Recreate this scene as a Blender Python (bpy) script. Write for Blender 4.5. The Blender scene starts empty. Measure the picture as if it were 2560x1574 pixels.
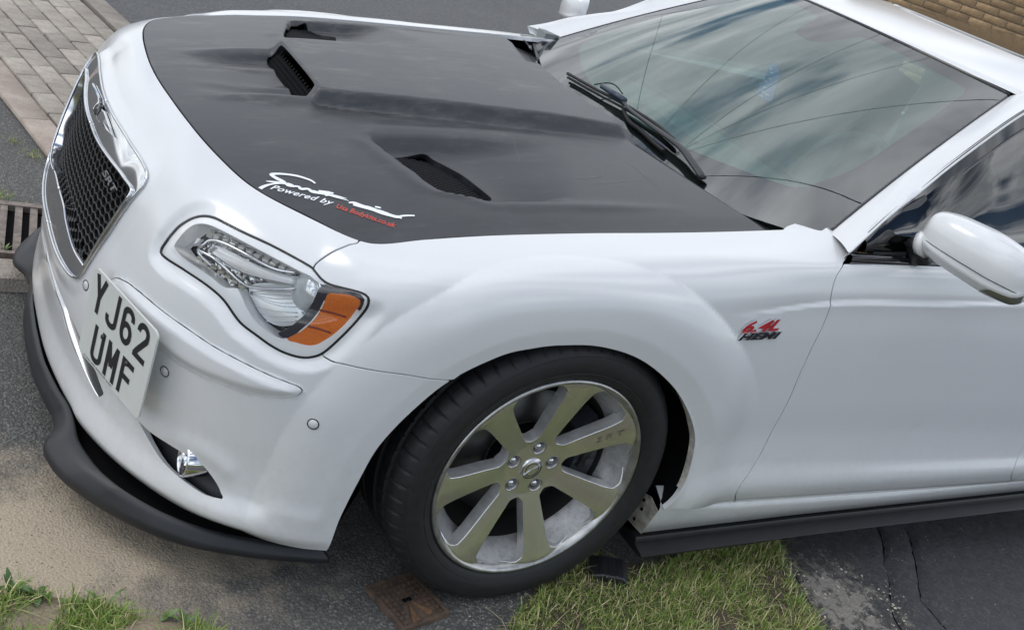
import bpy, math, random
import numpy as np
from mathutils import Vector, Matrix
from mathutils.bvhtree import BVHTree
from mathutils.geometry import delaunay_2d_cdt
random.seed(7); rng = np.random.default_rng(7)
D = bpy.data
SC = bpy.context.scene
COL = SC.collection
PI = math.pi
rad = math.radians

# ------------------------------------------------------------------ camera
CAMP = np.array([-1.3407543, -2.54841294, 1.67007115])
_y, _p, _r, _f = 0.6077644, 0.42249261, 0.33828404, 2660.885
_fw = np.array([math.sin(_y)*math.cos(_p), math.cos(_y)*math.cos(_p), -math.sin(_p)])
_rt0 = np.array([math.cos(_y), -math.sin(_y), 0.0]); _up0 = np.cross(_rt0, _fw)
_c, _s = math.cos(_r), math.sin(_r)
_rt = _c*_rt0+_s*_up0; _up = -_s*_rt0+_c*_up0
cam = D.cameras.new('camera'); camo = D.objects.new('camera', cam); COL.objects.link(camo)
M = Matrix(((_rt[0], _up[0], -_fw[0], CAMP[0]), (_rt[1], _up[1], -_fw[1], CAMP[1]), (_rt[2], _up[2], -_fw[2], CAMP[2]), (0, 0, 0, 1)))
camo.matrix_world = M
cam.sensor_width = 36; cam.lens = _f/2560*36; cam.clip_start = .05; cam.clip_end = 500
SC.camera = camo

# ------------------------------------------------------------------ light
SUN_EL, SUN_AZ = 52, 158        # azimuth of the sun, degrees counted from +x towards +y
wd = D.worlds.new('World'); SC.world = wd; wd.use_nodes = True
wn, wl = wd.node_tree.nodes, wd.node_tree.links; wn.clear()
w_out = wn.new('ShaderNodeOutputWorld'); w_bg = wn.new('ShaderNodeBackground')
sky = wn.new('ShaderNodeTexSky'); sky.sky_type = 'NISHITA'; sky.sun_disc = False
sky.sun_elevation = rad(SUN_EL); sky.sun_rotation = rad(90-SUN_AZ)
sky.dust_density = 1.2; sky.altitude = 100
w_tc = wn.new('ShaderNodeTexCoord')
w_sep = wn.new('ShaderNodeSeparateXYZ'); wl.new(w_tc.outputs['Generated'], w_sep.inputs[0])
# project the view direction on a cloud layer
w_z = wn.new('ShaderNodeMath'); w_z.operation = 'ADD'; w_z.inputs[1].default_value = .22; wl.new(w_sep.outputs['Z'], w_z.inputs[0])
w_zm = wn.new('ShaderNodeMath'); w_zm.operation = 'MAXIMUM'; w_zm.inputs[1].default_value = .12; wl.new(w_z.outputs[0], w_zm.inputs[0])
w_x = wn.new('ShaderNodeMath'); w_x.operation = 'DIVIDE'; wl.new(w_sep.outputs['X'], w_x.inputs[0]); wl.new(w_zm.outputs[0], w_x.inputs[1])
w_yy = wn.new('ShaderNodeMath'); w_yy.operation = 'DIVIDE'; wl.new(w_sep.outputs['Y'], w_yy.inputs[0]); wl.new(w_zm.outputs[0], w_yy.inputs[1])
w_cb = wn.new('ShaderNodeCombineXYZ'); wl.new(w_x.outputs[0], w_cb.inputs[0]); wl.new(w_yy.outputs[0], w_cb.inputs[1])
w_mp = wn.new('ShaderNodeMapping'); w_mp.inputs['Rotation'].default_value = (0, 0, rad(20)); w_mp.inputs['Scale'].default_value = (1.0, 2.3, 1); w_mp.inputs['Location'].default_value = (3.1, 1.7, 0)
wl.new(w_cb.outputs[0], w_mp.inputs[0])
w_n = wn.new('ShaderNodeTexNoise'); w_n.inputs['Scale'].default_value = 1.15; w_n.inputs['Detail'].default_value = 7; w_n.inputs['Roughness'].default_value = .52; w_n.inputs['Distortion'].default_value = .35
wl.new(w_mp.outputs[0], w_n.inputs['Vector'])
# more cloud on the far side of the car (+y), clearer behind the photographer
w_yr = wn.new('ShaderNodeMapRange'); w_yr.inputs['From Min'].default_value = -.75; w_yr.inputs['From Max'].default_value = .3; w_yr.inputs['To Min'].default_value = -.02; w_yr.inputs['To Max'].default_value = .115
wl.new(w_sep.outputs['Y'], w_yr.inputs[0])
w_add = wn.new('ShaderNodeMath'); w_add.operation = 'ADD'; wl.new(w_n.outputs['Fac'], w_add.inputs[0]); wl.new(w_yr.outputs[0], w_add.inputs[1])
w_cov = wn.new('ShaderNodeMapRange'); w_cov.interpolation_type = 'SMOOTHSTEP'; w_cov.inputs['From Min'].default_value = .47; w_cov.inputs['From Max'].default_value = .6; wl.new(w_add.outputs[0], w_cov.inputs[0])
w_n2 = wn.new('ShaderNodeTexNoise'); w_n2.inputs['Scale'].default_value = 2.1; w_n2.inputs['Detail'].default_value = 6; w_n2.inputs['Roughness'].default_value = .55; w_n2.inputs['Distortion'].default_value = .5
wl.new(w_mp.outputs[0], w_n2.inputs['Vector'])
w_cr = wn.new('ShaderNodeValToRGB'); wl.new(w_n2.outputs['Fac'], w_cr.inputs[0])
w_cr.color_ramp.elements[0].position = .36; w_cr.color_ramp.elements[0].color = (.52, .55, .59, 1)
w_cr.color_ramp.elements[1].position = .68; w_cr.color_ramp.elements[1].color = (1.08, 1.115, 1.16, 1)
w_cs = wn.new('ShaderNodeVectorMath'); w_cs.operation = 'SCALE'; w_cs.inputs['Scale'].default_value = 16.0; wl.new(w_cr.outputs[0], w_cs.inputs[0])
w_br = wn.new('ShaderNodeMapRange'); w_br.inputs['From Min'].default_value = -.6; w_br.inputs['From Max'].default_value = .7; w_br.inputs['To Min'].default_value = 21; w_br.inputs['To Max'].default_value = 12.5; wl.new(w_sep.outputs['Y'], w_br.inputs[0]); wl.new(w_br.outputs[0], w_cs.inputs['Scale'])
w_mx = wn.new('ShaderNodeMix'); w_mx.data_type = 'RGBA'
wl.new(w_cov.outputs[0], w_mx.inputs['Factor']); wl.new(sky.outputs[0], w_mx.inputs[6]); wl.new(w_cs.outputs[0], w_mx.inputs[7])
wl.new(w_mx.outputs[2], w_bg.inputs['Color']); w_bg.inputs['Strength'].default_value = .1
wl.new(w_bg.outputs[0], w_out.inputs[0])
sun = D.lights.new('sun', 'SUN'); sun.energy = .6; sun.angle = rad(22); sun.color = (1, .96, .9)
suno = D.objects.new('sun', sun); COL.objects.link(suno)
_sd = Vector((math.cos(rad(SUN_AZ))*math.cos(rad(SUN_EL)), math.sin(rad(SUN_AZ))*math.cos(rad(SUN_EL)), math.sin(rad(SUN_EL))))
suno.rotation_euler = _sd.to_track_quat('Z', 'Y').to_euler()
SC.render.engine = 'CYCLES'
SC.view_settings.view_transform = 'Standard'; SC.view_settings.look = 'None'
SC.view_settings.exposure = 0.22; SC.view_settings.gamma = 1; SC.view_settings.use_curve_mapping = False

# ------------------------------------------------------------------ materials
def node_mat(name):
    m = D.materials.new(name); m.use_nodes = True
    nt = m.node_tree; b = nt.nodes['Principled BSDF']
    return m, nt, b
def N(nt, t, **kw):
    n = nt.nodes.new(t)
    for k, v in kw.items():
        if k in n.inputs.keys() if hasattr(n.inputs, 'keys') else False: n.inputs[k].default_value = v
        else: setattr(n, k, v)
    return n
def ramp(nt, src, stops, interp='LINEAR'):
    r = nt.nodes.new('ShaderNodeValToRGB'); nt.links.new(src, r.inputs[0])
    cr = r.color_ramp; cr.interpolation = interp
    while len(cr.elements) < len(stops): cr.elements.new(.5)
    for e, (p, c) in zip(cr.elements, stops):
        e.position = p; e.color = (*c, 1) if len(c) == 3 else c
    return r.outputs[0]
def noise(nt, scale, detail=4, rough=.55, vec=None, dist=0, stretch=None, rot=None):
    n = nt.nodes.new('ShaderNodeTexNoise'); n.inputs['Scale'].default_value = scale; n.inputs['Detail'].default_value = detail
    n.inputs['Roughness'].default_value = rough; n.inputs['Distortion'].default_value = dist
    if vec is None:
        tc = nt.nodes.new('ShaderNodeTexCoord'); vec = tc.outputs['Object']
    if stretch or rot:
        mp = nt.nodes.new('ShaderNodeMapping'); mp.inputs['Scale'].default_value = stretch or (1, 1, 1)
        if rot: mp.inputs['Rotation'].default_value = rot
        nt.links.new(vec, mp.inputs[0]); vec = mp.outputs[0]
    nt.links.new(vec, n.inputs['Vector'])
    return n.outputs['Fac']
def bump(nt, b, src, strength, dist, normal=None):
    k = nt.nodes.new('ShaderNodeBump'); k.inputs['Strength'].default_value = strength; k.inputs['Distance'].default_value = dist
    nt.links.new(src, k.inputs['Height'])
    if normal is not None: nt.links.new(normal, k.inputs['Normal'])
    nt.links.new(k.outputs[0], b.inputs['Normal']); return k.outputs[0]
def mixc(nt, fac, a, b_):
    m = nt.nodes.new('ShaderNodeMix'); m.data_type = 'RGBA'
    for sock, v in ((m.inputs['Factor'], fac), (m.inputs[6], a), (m.inputs[7], b_)):
        if isinstance(v, (int, float)): sock.default_value = v
        elif isinstance(v, tuple): sock.default_value = (*v, 1)
        else: nt.links.new(v, sock)
    return m.outputs[2]
def mth(nt, op, a, b_=0.0, clamp=False):
    m = nt.nodes.new('ShaderNodeMath'); m.operation = op; m.use_clamp = clamp
    for s_, v in ((m.inputs[0], a), (m.inputs[1], b_)):
        if isinstance(v, (int, float)): s_.default_value = v
        else: nt.links.new(v, s_)
    return m.outputs[0]
def simple(name, col, rough=.5, metal=0, coat=0, coat_r=.03, var=0, vscale=30, bmp=0, bscale=200, spec=.5):
    m, nt, b = node_mat(name)
    b.inputs['Base Color'].default_value = (*col, 1); b.inputs['Roughness'].default_value = rough
    b.inputs['Metallic'].default_value = metal; b.inputs['Coat Weight'].default_value = coat; b.inputs['Coat Roughness'].default_value = coat_r
    b.inputs['Specular IOR Level'].default_value = spec
    if var:
        f = noise(nt, vscale, 5)
        c0 = tuple(max(0, c*(1-var)) for c in col); c1 = tuple(min(1, c*(1+var)) for c in col)
        nt.links.new(ramp(nt, f, [(.3, c0), (.7, c1)]), b.inputs['Base Color'])
        r = nt.nodes.new('ShaderNodeMapRange'); r.inputs['To Min'].default_value = max(.02, rough*(1-var)); r.inputs['To Max'].default_value = min(1, rough*(1+var)); nt.links.new(f, r.inputs[0]); nt.links.new(r.outputs[0], b.inputs['Roughness'])
    if bmp: bump(nt, b, noise(nt, bscale, 3), bmp, .002)
    return m
MT = {}
def paint():
    m, nt, b = node_mat('white_paint')
    tc = nt.nodes.new('ShaderNodeTexCoord'); sp = nt.nodes.new('ShaderNodeSeparateXYZ'); nt.links.new(tc.outputs['Object'], sp.inputs[0])
    # road film, stronger low down
    n1 = noise(nt, 9, 6, .65, dist=.4); n2 = noise(nt, 55, 4, .6)
    low = nt.nodes.new('ShaderNodeMapRange'); low.inputs['From Min'].default_value = .15; low.inputs['From Max'].default_value = .55; low.inputs['To Min'].default_value = 1; low.inputs['To Max'].default_value = .12; nt.links.new(sp.outputs[2], low.inputs[0])
    d = mth(nt, 'MULTIPLY', low.outputs[0], mth(nt, 'MULTIPLY', n1, n2)); d = mth(nt, 'MULTIPLY', d, .9, True)
    nt.links.new(mixc(nt, d, (.675, .685, .70), (.40, .37, .31)), b.inputs['Base Color'])
    b.inputs['Roughness'].default_value = .32; b.inputs['Coat Weight'].default_value = 1
    cr = nt.nodes.new('ShaderNodeMapRange'); cr.inputs['To Min'].default_value = .13; cr.inputs['To Max'].default_value = .20; nt.links.new(n1, cr.inputs[0]); nt.links.new(cr.outputs[0], b.inputs['Coat Roughness'])
    bump(nt, b, noise(nt, 400, 2), .012, .001)
    return m
MT['paint'] = paint()
MT['black_plastic'] = simple('black_plastic', (.022, .023, .026), .42, var=.25, bmp=.15, bscale=600)
MT['gloss_black'] = simple('gloss_black', (.008, .008, .010), .08, coat=.6)
MT['rubber'] = simple('rubber', (.011, .011, .013), .6, var=.3, vscale=60, bmp=.1, bscale=500)
MT['dark'] = simple('dark_cavity', (.006, .006, .007), .9, spec=.1)
MT['chrome'] = simple('chrome', (.72, .73, .75), .07, 1, var=.06, vscale=20)
MT['amber'] = None

# ------------------------------------------------------------------ helpers: numbers
def ncub(xs, ys):
    """natural cubic spline, ys (n,) or (n,k); returns f(x)"""
    xs = np.asarray(xs, float); ys = np.asarray(ys, float); n = len(xs); h = np.diff(xs)
    A = np.zeros((n, n)); A[0, 0] = A[-1, -1] = 1; R = np.zeros(ys.shape)
    for i in range(1, n-1):
        A[i, i-1] = h[i-1]; A[i, i] = 2*(h[i-1]+h[i]); A[i, i+1] = h[i]
        R[i] = 6*((ys[i+1]-ys[i])/h[i]-(ys[i]-ys[i-1])/h[i-1])
    m2 = np.linalg.solve(A, R)
    def f(x):
        x = np.asarray(x, float); i = np.clip(np.searchsorted(xs, x)-1, 0, n-2); hh = h[i]
        a = (xs[i+1]-x)/hh; b = (x-xs[i])/hh
        if ys.ndim > 1: a = a[..., None]; b = b[..., None]; hh = hh[..., None]
        return a*ys[i]+b*ys[i+1]+((a**3-a)*m2[i]+(b**3-b)*m2[i+1])*hh**2/6
    return f
def pchip(xs, ys):
    """monotone cubic, ys (n,) or (n,...)"""
    xs = np.asarray(xs, float); ys = np.asarray(ys, float); h = np.diff(xs); sh = (-1,)+(1,)*(ys.ndim-1)
    hr = h.reshape(sh); dl = np.diff(ys, axis=0)/hr; m = np.zeros_like(ys)
    w1 = 2*hr[1:]+hr[:-1]; w2 = hr[1:]+2*hr[:-1]; ok = dl[:-1]*dl[1:] > 0
    with np.errstate(all='ignore'):
        mm = (w1+w2)/(w1/dl[:-1]+w2/dl[1:])
    m[1:-1] = np.where(ok, mm, 0); m[0] = dl[0]; m[-1] = dl[-1]
    def f(x):
        x = np.asarray(x, float); i = np.clip(np.searchsorted(xs, x)-1, 0, len(xs)-2)
        ex = (slice(None),)*x.ndim+(None,)*(ys.ndim-1)
        t = ((x-xs[i])/h[i])[ex]; hh = h[i][ex]
        return (2*t**3-3*t**2+1)*ys[i]+(t**3-2*t**2+t)*hh*m[i]+(-2*t**3+3*t**2)*ys[i+1]+(t**3-t**2)*hh*m[i+1]
    return f
def sstep(x, a, b):
    t = np.clip((np.asarray(x, float)-a)/(b-a), 0, 1); return t*t*(3-2*t)
def catmull(pts, n=8, closed=False):
    p = np.asarray(pts, float); m = len(p); out = []
    rng_ = range(m if closed else m-1)
    for i in rng_:
        if closed: p0, p1, p2, p3 = p[(i-1) % m], p[i], p[(i+1) % m], p[(i+2) % m]
        else: p0, p1, p2, p3 = p[max(i-1, 0)], p[i], p[i+1], p[min(i+2, m-1)]
        # centripetal-ish: plain catmull with half tension
        for k in range(n):
            t = k/n
            out.append(.5*((2*p1)+(-p0+p2)*t+(2*p0-5*p1+4*p2-p3)*t*t+(-p0+3*p1-3*p2+p3)*t**3))
    if not closed: out.append(p[-1])
    return np.array(out)
def roundpoly(pts, n=5):
    """smooth closed polygon; points given as (x,y) smooth or (x,y,r) corner with fillet fraction r"""
    P = [np.array(p[:2], float) for p in pts]; m = len(P); out = []
    for i, p in enumerate(pts):
        r = p[2] if len(p) > 2 else .3
        a, c, b = P[i-1], P[i], P[(i+1) % m]
        if r <= 0: out.append(c); continue
        q0 = c+(a-c)*r; q1 = c+(b-c)*r
        for k in range(n+1):
            t = k/n; out.append((1-t)**2*q0+2*t*(1-t)*c+t*t*q1)
    return np.array(out)
def inside(poly, x, y):
    x = np.asarray(x, float); y = np.asarray(y, float); r = np.zeros(x.shape, bool); n = len(poly)
    j = n-1
    for i in range(n):
        xi, yi = poly[i]; xj, yj = poly[j]
        with np.errstate(all='ignore'):
            r ^= ((yi > y) != (yj > y)) & (x < (xj-xi)*(y-yi)/(yj-yi+1e-30)+xi)
        j = i
    return r
def pdist(P, line):
    """distance from points P (...,k) to polyline (n,k)"""
    best = np.full(P.shape[:-1], 1e9)
    for a, b in zip(line[:-1], line[1:]):
        ab = b-a; L = ab@ab+1e-12
        t = np.clip(((P-a)@ab)/L, 0, 1); d = np.linalg.norm(P-(a+t[..., None]*ab), axis=-1); best = np.minimum(best, d)
    return best
def resample(p, step):
    p = np.asarray(p, float); d = np.r_[0, np.cumsum(np.linalg.norm(np.diff(p, axis=0), axis=1))]
    n = max(2, int(d[-1]/step)+1); t = np.linspace(0, d[-1], n)
    return np.stack([np.interp(t, d, p[:, k]) for k in range(p.shape[1])], 1)
def off_poly(poly, d):
    """move closed polygon inwards by d (positive)"""
    p = np.asarray(poly, float); a = np.roll(p, 1, 0); b = np.roll(p, -1, 0)
    area = .5*np.sum(p[:, 0]*b[:, 1]-b[:, 0]*p[:, 1]); sg = 1 if area > 0 else -1
    e1 = p-a; e2 = b-p
    n1 = np.stack([-e1[:, 1], e1[:, 0]], 1)/(np.linalg.norm(e1, axis=1)[:, None]+1e-12); n2 = np.stack([-e2[:, 1], e2[:, 0]], 1)/(np.linalg.norm(e2, axis=1)[:, None]+1e-12)
    n = n1+n2; n /= np.maximum((n*n).sum(1)[:, None]/2, .6)
    return p+sg*d*n
def ray(u, v):
    d = _fw+_rt*(u-1280)/_f-_up*(v-787)/_f
    return d
def hit(u, v, p, n):
    d = ray(u, v); n = np.asarray(n, float); p = np.asarray(p, float)
    return CAMP+d*(((p-CAMP)@n)/(d@n))
def gnd(u, v, z=0): return hit(u, v, (0, 0, z), (0, 0, 1))

# ------------------------------------------------------------------ helpers: objects
def mk(name, V, F, mat, parent=None, smooth=True, normals=None, kind=None, label=None):
    me = D.meshes.new(name); me.from_pydata([tuple(map(float, v)) for v in V], [], [tuple(map(int, f)) for f in F])
    if isinstance(mat, (list, tuple)):
        for m_ in mat: me.materials.append(m_)
    elif mat is not None: me.materials.append(mat)
    if smooth: me.shade_smooth()
    if normals is not None:
        nl = np.asarray(normals, float); nl = nl/np.maximum(np.linalg.norm(nl, axis=1)[:, None], 1e-9)
        me.normals_split_custom_set_from_vertices([tuple(n) for n in nl])
    o = D.objects.new(name, me); COL.objects.link(o)
    if parent is not None: o.parent = parent
    if kind: o['kind'] = kind
    if label: o['label'] = label
    return o
def sharp(o, ang=35):
    me = o.data; me.set_sharp_from_angle(angle=rad(ang)); return o
def thing(name, label, cat, loc=(0, 0, 0), group=None):
    o = D.objects.new(name, None); COL.objects.link(o); o.location = loc; o['label'] = label; o['category'] = cat
    if group: o['group'] = group
    o.empty_display_size = .2
    return o
def tag(o, label, cat, group=None):
    o['label'] = label; o['category'] = cat
    if group: o['group'] = group
    return o
def struct(o): o['kind'] = 'structure'; return o
class MB:
    def __init__(s): s.V = []; s.F = []; s.M = []
    def add(s, V, F, mi=0):
        o = len(s.V); s.V += [tuple(map(float, v)) for v in V]; s.F += [tuple(int(i)+o for i in f) for f in F]; s.M += [mi]*len(F); return s
    def box(s, c, sz, R=None, mi=0, taper=1):
        V = []
        for dz in (-.5, .5):
            k = taper if dz > 0 else 1
            for dx, dy in ((-.5, -.5), (.5, -.5), (.5, .5), (-.5, .5)): V.append(np.array([dx*sz[0]*k, dy*sz[1]*k, dz*sz[2]]))
        V = np.array(V)
        if R is not None: V = V@np.asarray(R).T
        s.add(V+np.asarray(c), [(3, 2, 1, 0), (4, 5, 6, 7), (0, 1, 5, 4), (1, 2, 6, 5), (2, 3, 7, 6), (3, 0, 4, 7)], mi); return s
    def tube(s, P, r, n=8, mi=0, cap=True, flat=None):
        P = np.asarray(P, float); m = len(P); r = np.broadcast_to(r, (m,))
        T = np.gradient(P, axis=0); T /= np.linalg.norm(T, axis=1)[:, None]+1e-12
        up = np.array([0, 0, 1.]) if abs(T[0, 2]) < .9 else np.array([1., 0, 0])
        V = []
        for i in range(m):
            a = np.cross(T[i], up); a /= np.linalg.norm(a)+1e-12; b = np.cross(a, T[i])
            for k in range(n):
                t = 2*PI*k/n; V.append(P[i]+r[i]*(math.cos(t)*a+math.sin(t)*b*(flat or 1)))
        F = [(i*n+k, i*n+(k+1) % n, (i+1)*n+(k+1) % n, (i+1)*n+k) for i in range(m-1) for k in range(n)]
        if cap: F += [tuple(range(n))[::-1], tuple((m-1)*n+k for k in range(n))]
        return s.add(V, F, mi)
    def obj(s, name, mat, parent=None, smooth=False, **k):
        o = mk(name, s.V, s.F, mat, parent, smooth, **k)
        if isinstance(mat, (list, tuple)):
            o.data.polygons.foreach_set('material_index', s.M)
        return o
def grid_faces(n, m, closed_u=False, closed_v=False, flip=False):
    F = []
    for i in range(n if closed_u else n-1):
        for j in range(m if closed_v else m-1):
            a = i*m+j; b = ((i+1) % n)*m+j; c = ((i+1) % n)*m+(j+1) % m; d = i*m+(j+1) % m
            F.append((a, d, c, b) if flip else (a, b, c, d))
    return F
def lathe(prof, axis_o, ax, n=64, name='part', mat=None, parent=None, smooth=True, e1=None):
    """prof: list of (r, h) ; h along ax from axis_o"""
    ax = np.asarray(ax, float); ax /= np.linalg.norm(ax)
    if e1 is None:
        e1 = np.cross(ax, (0, 0, 1.)); e1 = e1 if np.linalg.norm(e1) > .1 else np.array([1., 0, 0])
    e1 = e1/np.linalg.norm(e1); e2 = np.cross(ax, e1); V = []
    for i in range(n):
        t = 2*PI*i/n; d = math.cos(t)*e1+math.sin(t)*e2
        for r, h in prof: V.append(np.asarray(axis_o)+r*d+h*ax)
    return mk(name, V, grid_faces(n, len(prof), closed_u=True), mat, parent, smooth)

# ------------------------------------------------------------------ car body: bonnet base height
def zc(x): return ZC(np.clip(x, -.85, 1.6))
def ze(x): return ZE(np.clip(x, -.85, 1.6))
ZC = ncub([-.85, -.78, -.6, -.4, -.2, 0, .25, .5, .7, 1.6], [.856, .872, .902, .928, .950, .968, .988, 1.004, 1.014, 1.05])
ZE = ncub([-.85, -.7, -.508, -.421, -.29, -.15, .05, .27, .575, .8, 1.6], [.775, .80, .835, .852, .878, .898, .922, .945, .979, 1.0, 1.04])
def zh(x, y): return zc(x)-(zc(x)-ze(x))*np.minimum(np.abs(y)/.76, 1.3)**2.3

# ------------------------------------------------------------------ car body: side skin (near half), stations x rows
ST = [  # mid outline (x,y) , bonnet-edge point (x,y), type weights F C S D
 ((-.960, .10), (-.777, .09), 'F'), ((-.960, .0), (-.780, .0), 'F'), ((-.957, -.15), (-.775, -.13), 'F'), ((-.942, -.29), (-.762, -.26), 'F'),
 ((-.915, -.42), (-.744, -.37), 'f'), ((-.868, -.55), (-.718, -.47), 'c'), ((-.808, -.66), (-.685, -.555), 'C'),
 ((-.725, -.765), (-.635, -.625), 'C'), ((-.620, -.848), (-.568, -.697), 'C'), ((-.510, -.898), (-.495, -.762), 's'),
 ((-.380, -.928), (-.375, -.772), 'S'), ((-.200, -.943), (-.200, -.775), 'S'), ((0, -.948), (0, -.775), 'S'), ((.200, -.948), (.200, -.775), 'S'),
 ((.400, -.946), (.400, -.772), 'd'), ((.620, -.945), (.600, -.765), 'D'), ((.850, -.946), (.830, -.755), 'D'), ((1.15, -.948), (1.15, -.75), 'D'),
 ((1.50, -.95), (1.5, -.745), 'D'), ((1.9, -.95), (1.9, -.745), 'D'), ((2.4, -.948), (2.4, -.74), 'D')]
VV = [0, .035, .10, .19, .30, .42, .54, .65, .75, .84, .92, 1.0, 1.12]
RF = [(.160, 0, .014), (.200, 0, -.002), (.27, 0, .008), (.34, 0, .004), (.42, .02, 0), (.52, .10, 0), (.62, .22, 0), (.71, .37, 0), (.78, .55, 0), (.83, .74, 0), (.857, .88, 0), (.872, 1, 0), (.885, 1.15, 0)]
RC = [(.163, 0, .016), (.20, 0, -.012), (.26, 0, .004), (.33, 0, .008), (.42, 0, .004), (.52, 0, 0), (.60, .03, 0), (.68, .11, 0), (.745, .26, 0), (.80, .50, 0), (.832, .78, 0), (.850, 1, 0), (.856, 1.12, 0)]
RS = [(.165, 0, .004), (.20, 0, 0), (.27, 0, 0), (.36, 0, 0), (.46, 0, 0), (.56, 0, 0), (.66, 0, .0), (.75, .01, 0), (.83, .05, 0), (.885, .17, 0), (.918, .48, 0), (.930, 1, 0), (.932, 1.12, 0)]
RD = [(.255, 0, .012), (.29, 0, -.012), (.335, 0, -.022), (.41, 0, -.006), (.50, 0, .002), (.59, 0, 0), (.68, 0, 0), (.77, 0, .002), (.862, 0, .009), (.915, .10, .002), (.958, .24, 0), (.985, 1, 0), (.99, 1.12, 0)]
def blend(t):
    F_, C_, S_, D_ = (np.array(r) for r in (RF, RC, RS, RD))
    return {'F': F_, 'f': .7*F_+.3*C_, 'c': .3*F_+.7*C_, 'C': C_, 's': .45*C_+.55*S_, 'S': S_, 'd': .5*S_+.5*D_, 'D': D_}[t]
_mid = np.array([s[0] for s in ST]); _hp = np.array([s[1] for s in ST])
_sv = np.r_[0, np.cumsum(np.linalg.norm(np.diff(_mid, axis=0), axis=1))]; _sv -= _sv[1]
_rows = np.array([blend(s[2]) for s in ST])
for i, s in enumerate(ST):          # z of the upper rows follows the bonnet edge of the station
    zt = zh(*s[1]); base = _rows[i, 11, 0]; w = np.clip((_rows[i, :, 0]-.42)/(base-.42), 0, 1.2)
    _rows[i, :, 0] += (zt-base)*w
    if s[2] in 'Dd':                # the lower car rises slightly to the rear
        _rows[i, :3, 0] += .022*max(0, s[0][0]-.6)
NS, NV = 900, 260
SMIN, SMAX, VMAX = _sv[0], _sv[-1], 1.12
SG = np.linspace(SMIN, SMAX, NS); VG = np.linspace(0, VMAX, NV)
_fm = ncub(_sv, _mid)(SG); _fh = ncub(_sv, _hp)(SG); _fr = pchip(_sv, _rows)(SG)       # (NS,13,3)
_rv = pchip(VV, np.transpose(_fr, (1, 0, 2)))(VG)                                      # (NV,NS,3)
_rv = np.transpose(_rv, (1, 0, 2))
_e = _fh-_fm; _D = np.linalg.norm(_e, axis=1); _tan = np.gradient(_fm, axis=0); _tan /= np.linalg.norm(_tan, axis=1)[:, None]
_nin = np.stack([-_tan[:, 1], _tan[:, 0]], 1)        # inward normal of the plan curve
G = np.zeros((NS, NV, 3))
G[:, :, :2] = _fm[:, None, :]+_e[:, None, :]*_rv[:, :, 1:2]+_nin[:, None, :]*_rv[:, :, 2:3]
G[:, :, 2] = _rv[:, :, 0]
def gnormals(G):
    gs = np.gradient(G, axis=0); gv = np.gradient(G, axis=1); n = np.cross(gs, gv)
    n /= np.linalg.norm(n, axis=2)[..., None]+1e-12
    return n
GN = gnormals(G)
if GN[300, 100] @ (CAMP-G[300, 100]) < 0: GN = -GN
# interleave lifting: pixel -> (s,v)
def make_bvh(G, st=4):
    A = G[::st, ::st] if st > 1 else G
    n, m = A.shape[:2]
    return BVHTree.FromPolygons([tuple(p) for p in A.reshape(-1, 3)], grid_faces(n, m)), n, m, st
_bv = make_bvh(G)
def lift(u, v, G_=None):
    """pixel -> (s, v) on the skin"""
    bt, n, m, st = _bv; d = Vector(ray(u, v)).normalized()
    loc, nr, idx, dist = bt.ray_cast(Vector(CAMP), d)
    if loc is None:
        # nearest to the ray: march
        best = None
        for t in np.linspace(1.2, 5, 200):
            q = bt.find_nearest(Vector(CAMP)+d*t)
            if best is None or q[3] < best[1]: best = (q, q[3])
        loc, idx = best[0][0], best[0][2]
    i, j = divmod(idx, m-1); P = np.array(loc)
    a = G[i*st, j*st]; b = G[min((i+1)*st, NS-1), j*st]; c = G[i*st, min((j+1)*st, NV-1)]
    A = np.stack([b-a, c-a], 1); q, *_ = np.linalg.lstsq(A, P-a, rcond=None)
    return np.array([SG[i*st]+q[0]*(SG[1]-SG[0])*st, VG[j*st]+q[1]*(VG[1]-VG[0])*st])
def liftl(L, smooth=0, closed=False):
    P = np.array([lift(*p[:2]) for p in L])
    return catmull(P, smooth, closed) if smooth else P
def SK(sv, A=None):
    """evaluate grid array at (s,v)"""
    A = G if A is None else A
    sv = np.asarray(sv, float); a = np.clip((sv[..., 0]-SMIN)/(SMAX-SMIN)*(NS-1), 0, NS-1.001); b = np.clip(sv[..., 1]/VMAX*(NV-1), 0, NV-1.001)
    i = a.astype(int); j = b.astype(int); fa = (a-i)[..., None]; fb = (b-j)[..., None]
    return A[i, j]*(1-fa)*(1-fb)+A[i+1, j]*fa*(1-fb)+A[i, j+1]*(1-fa)*fb+A[i+1, j+1]*fa*fb
VS = .86   # metres per unit v, for near-isometric 2D work
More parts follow.
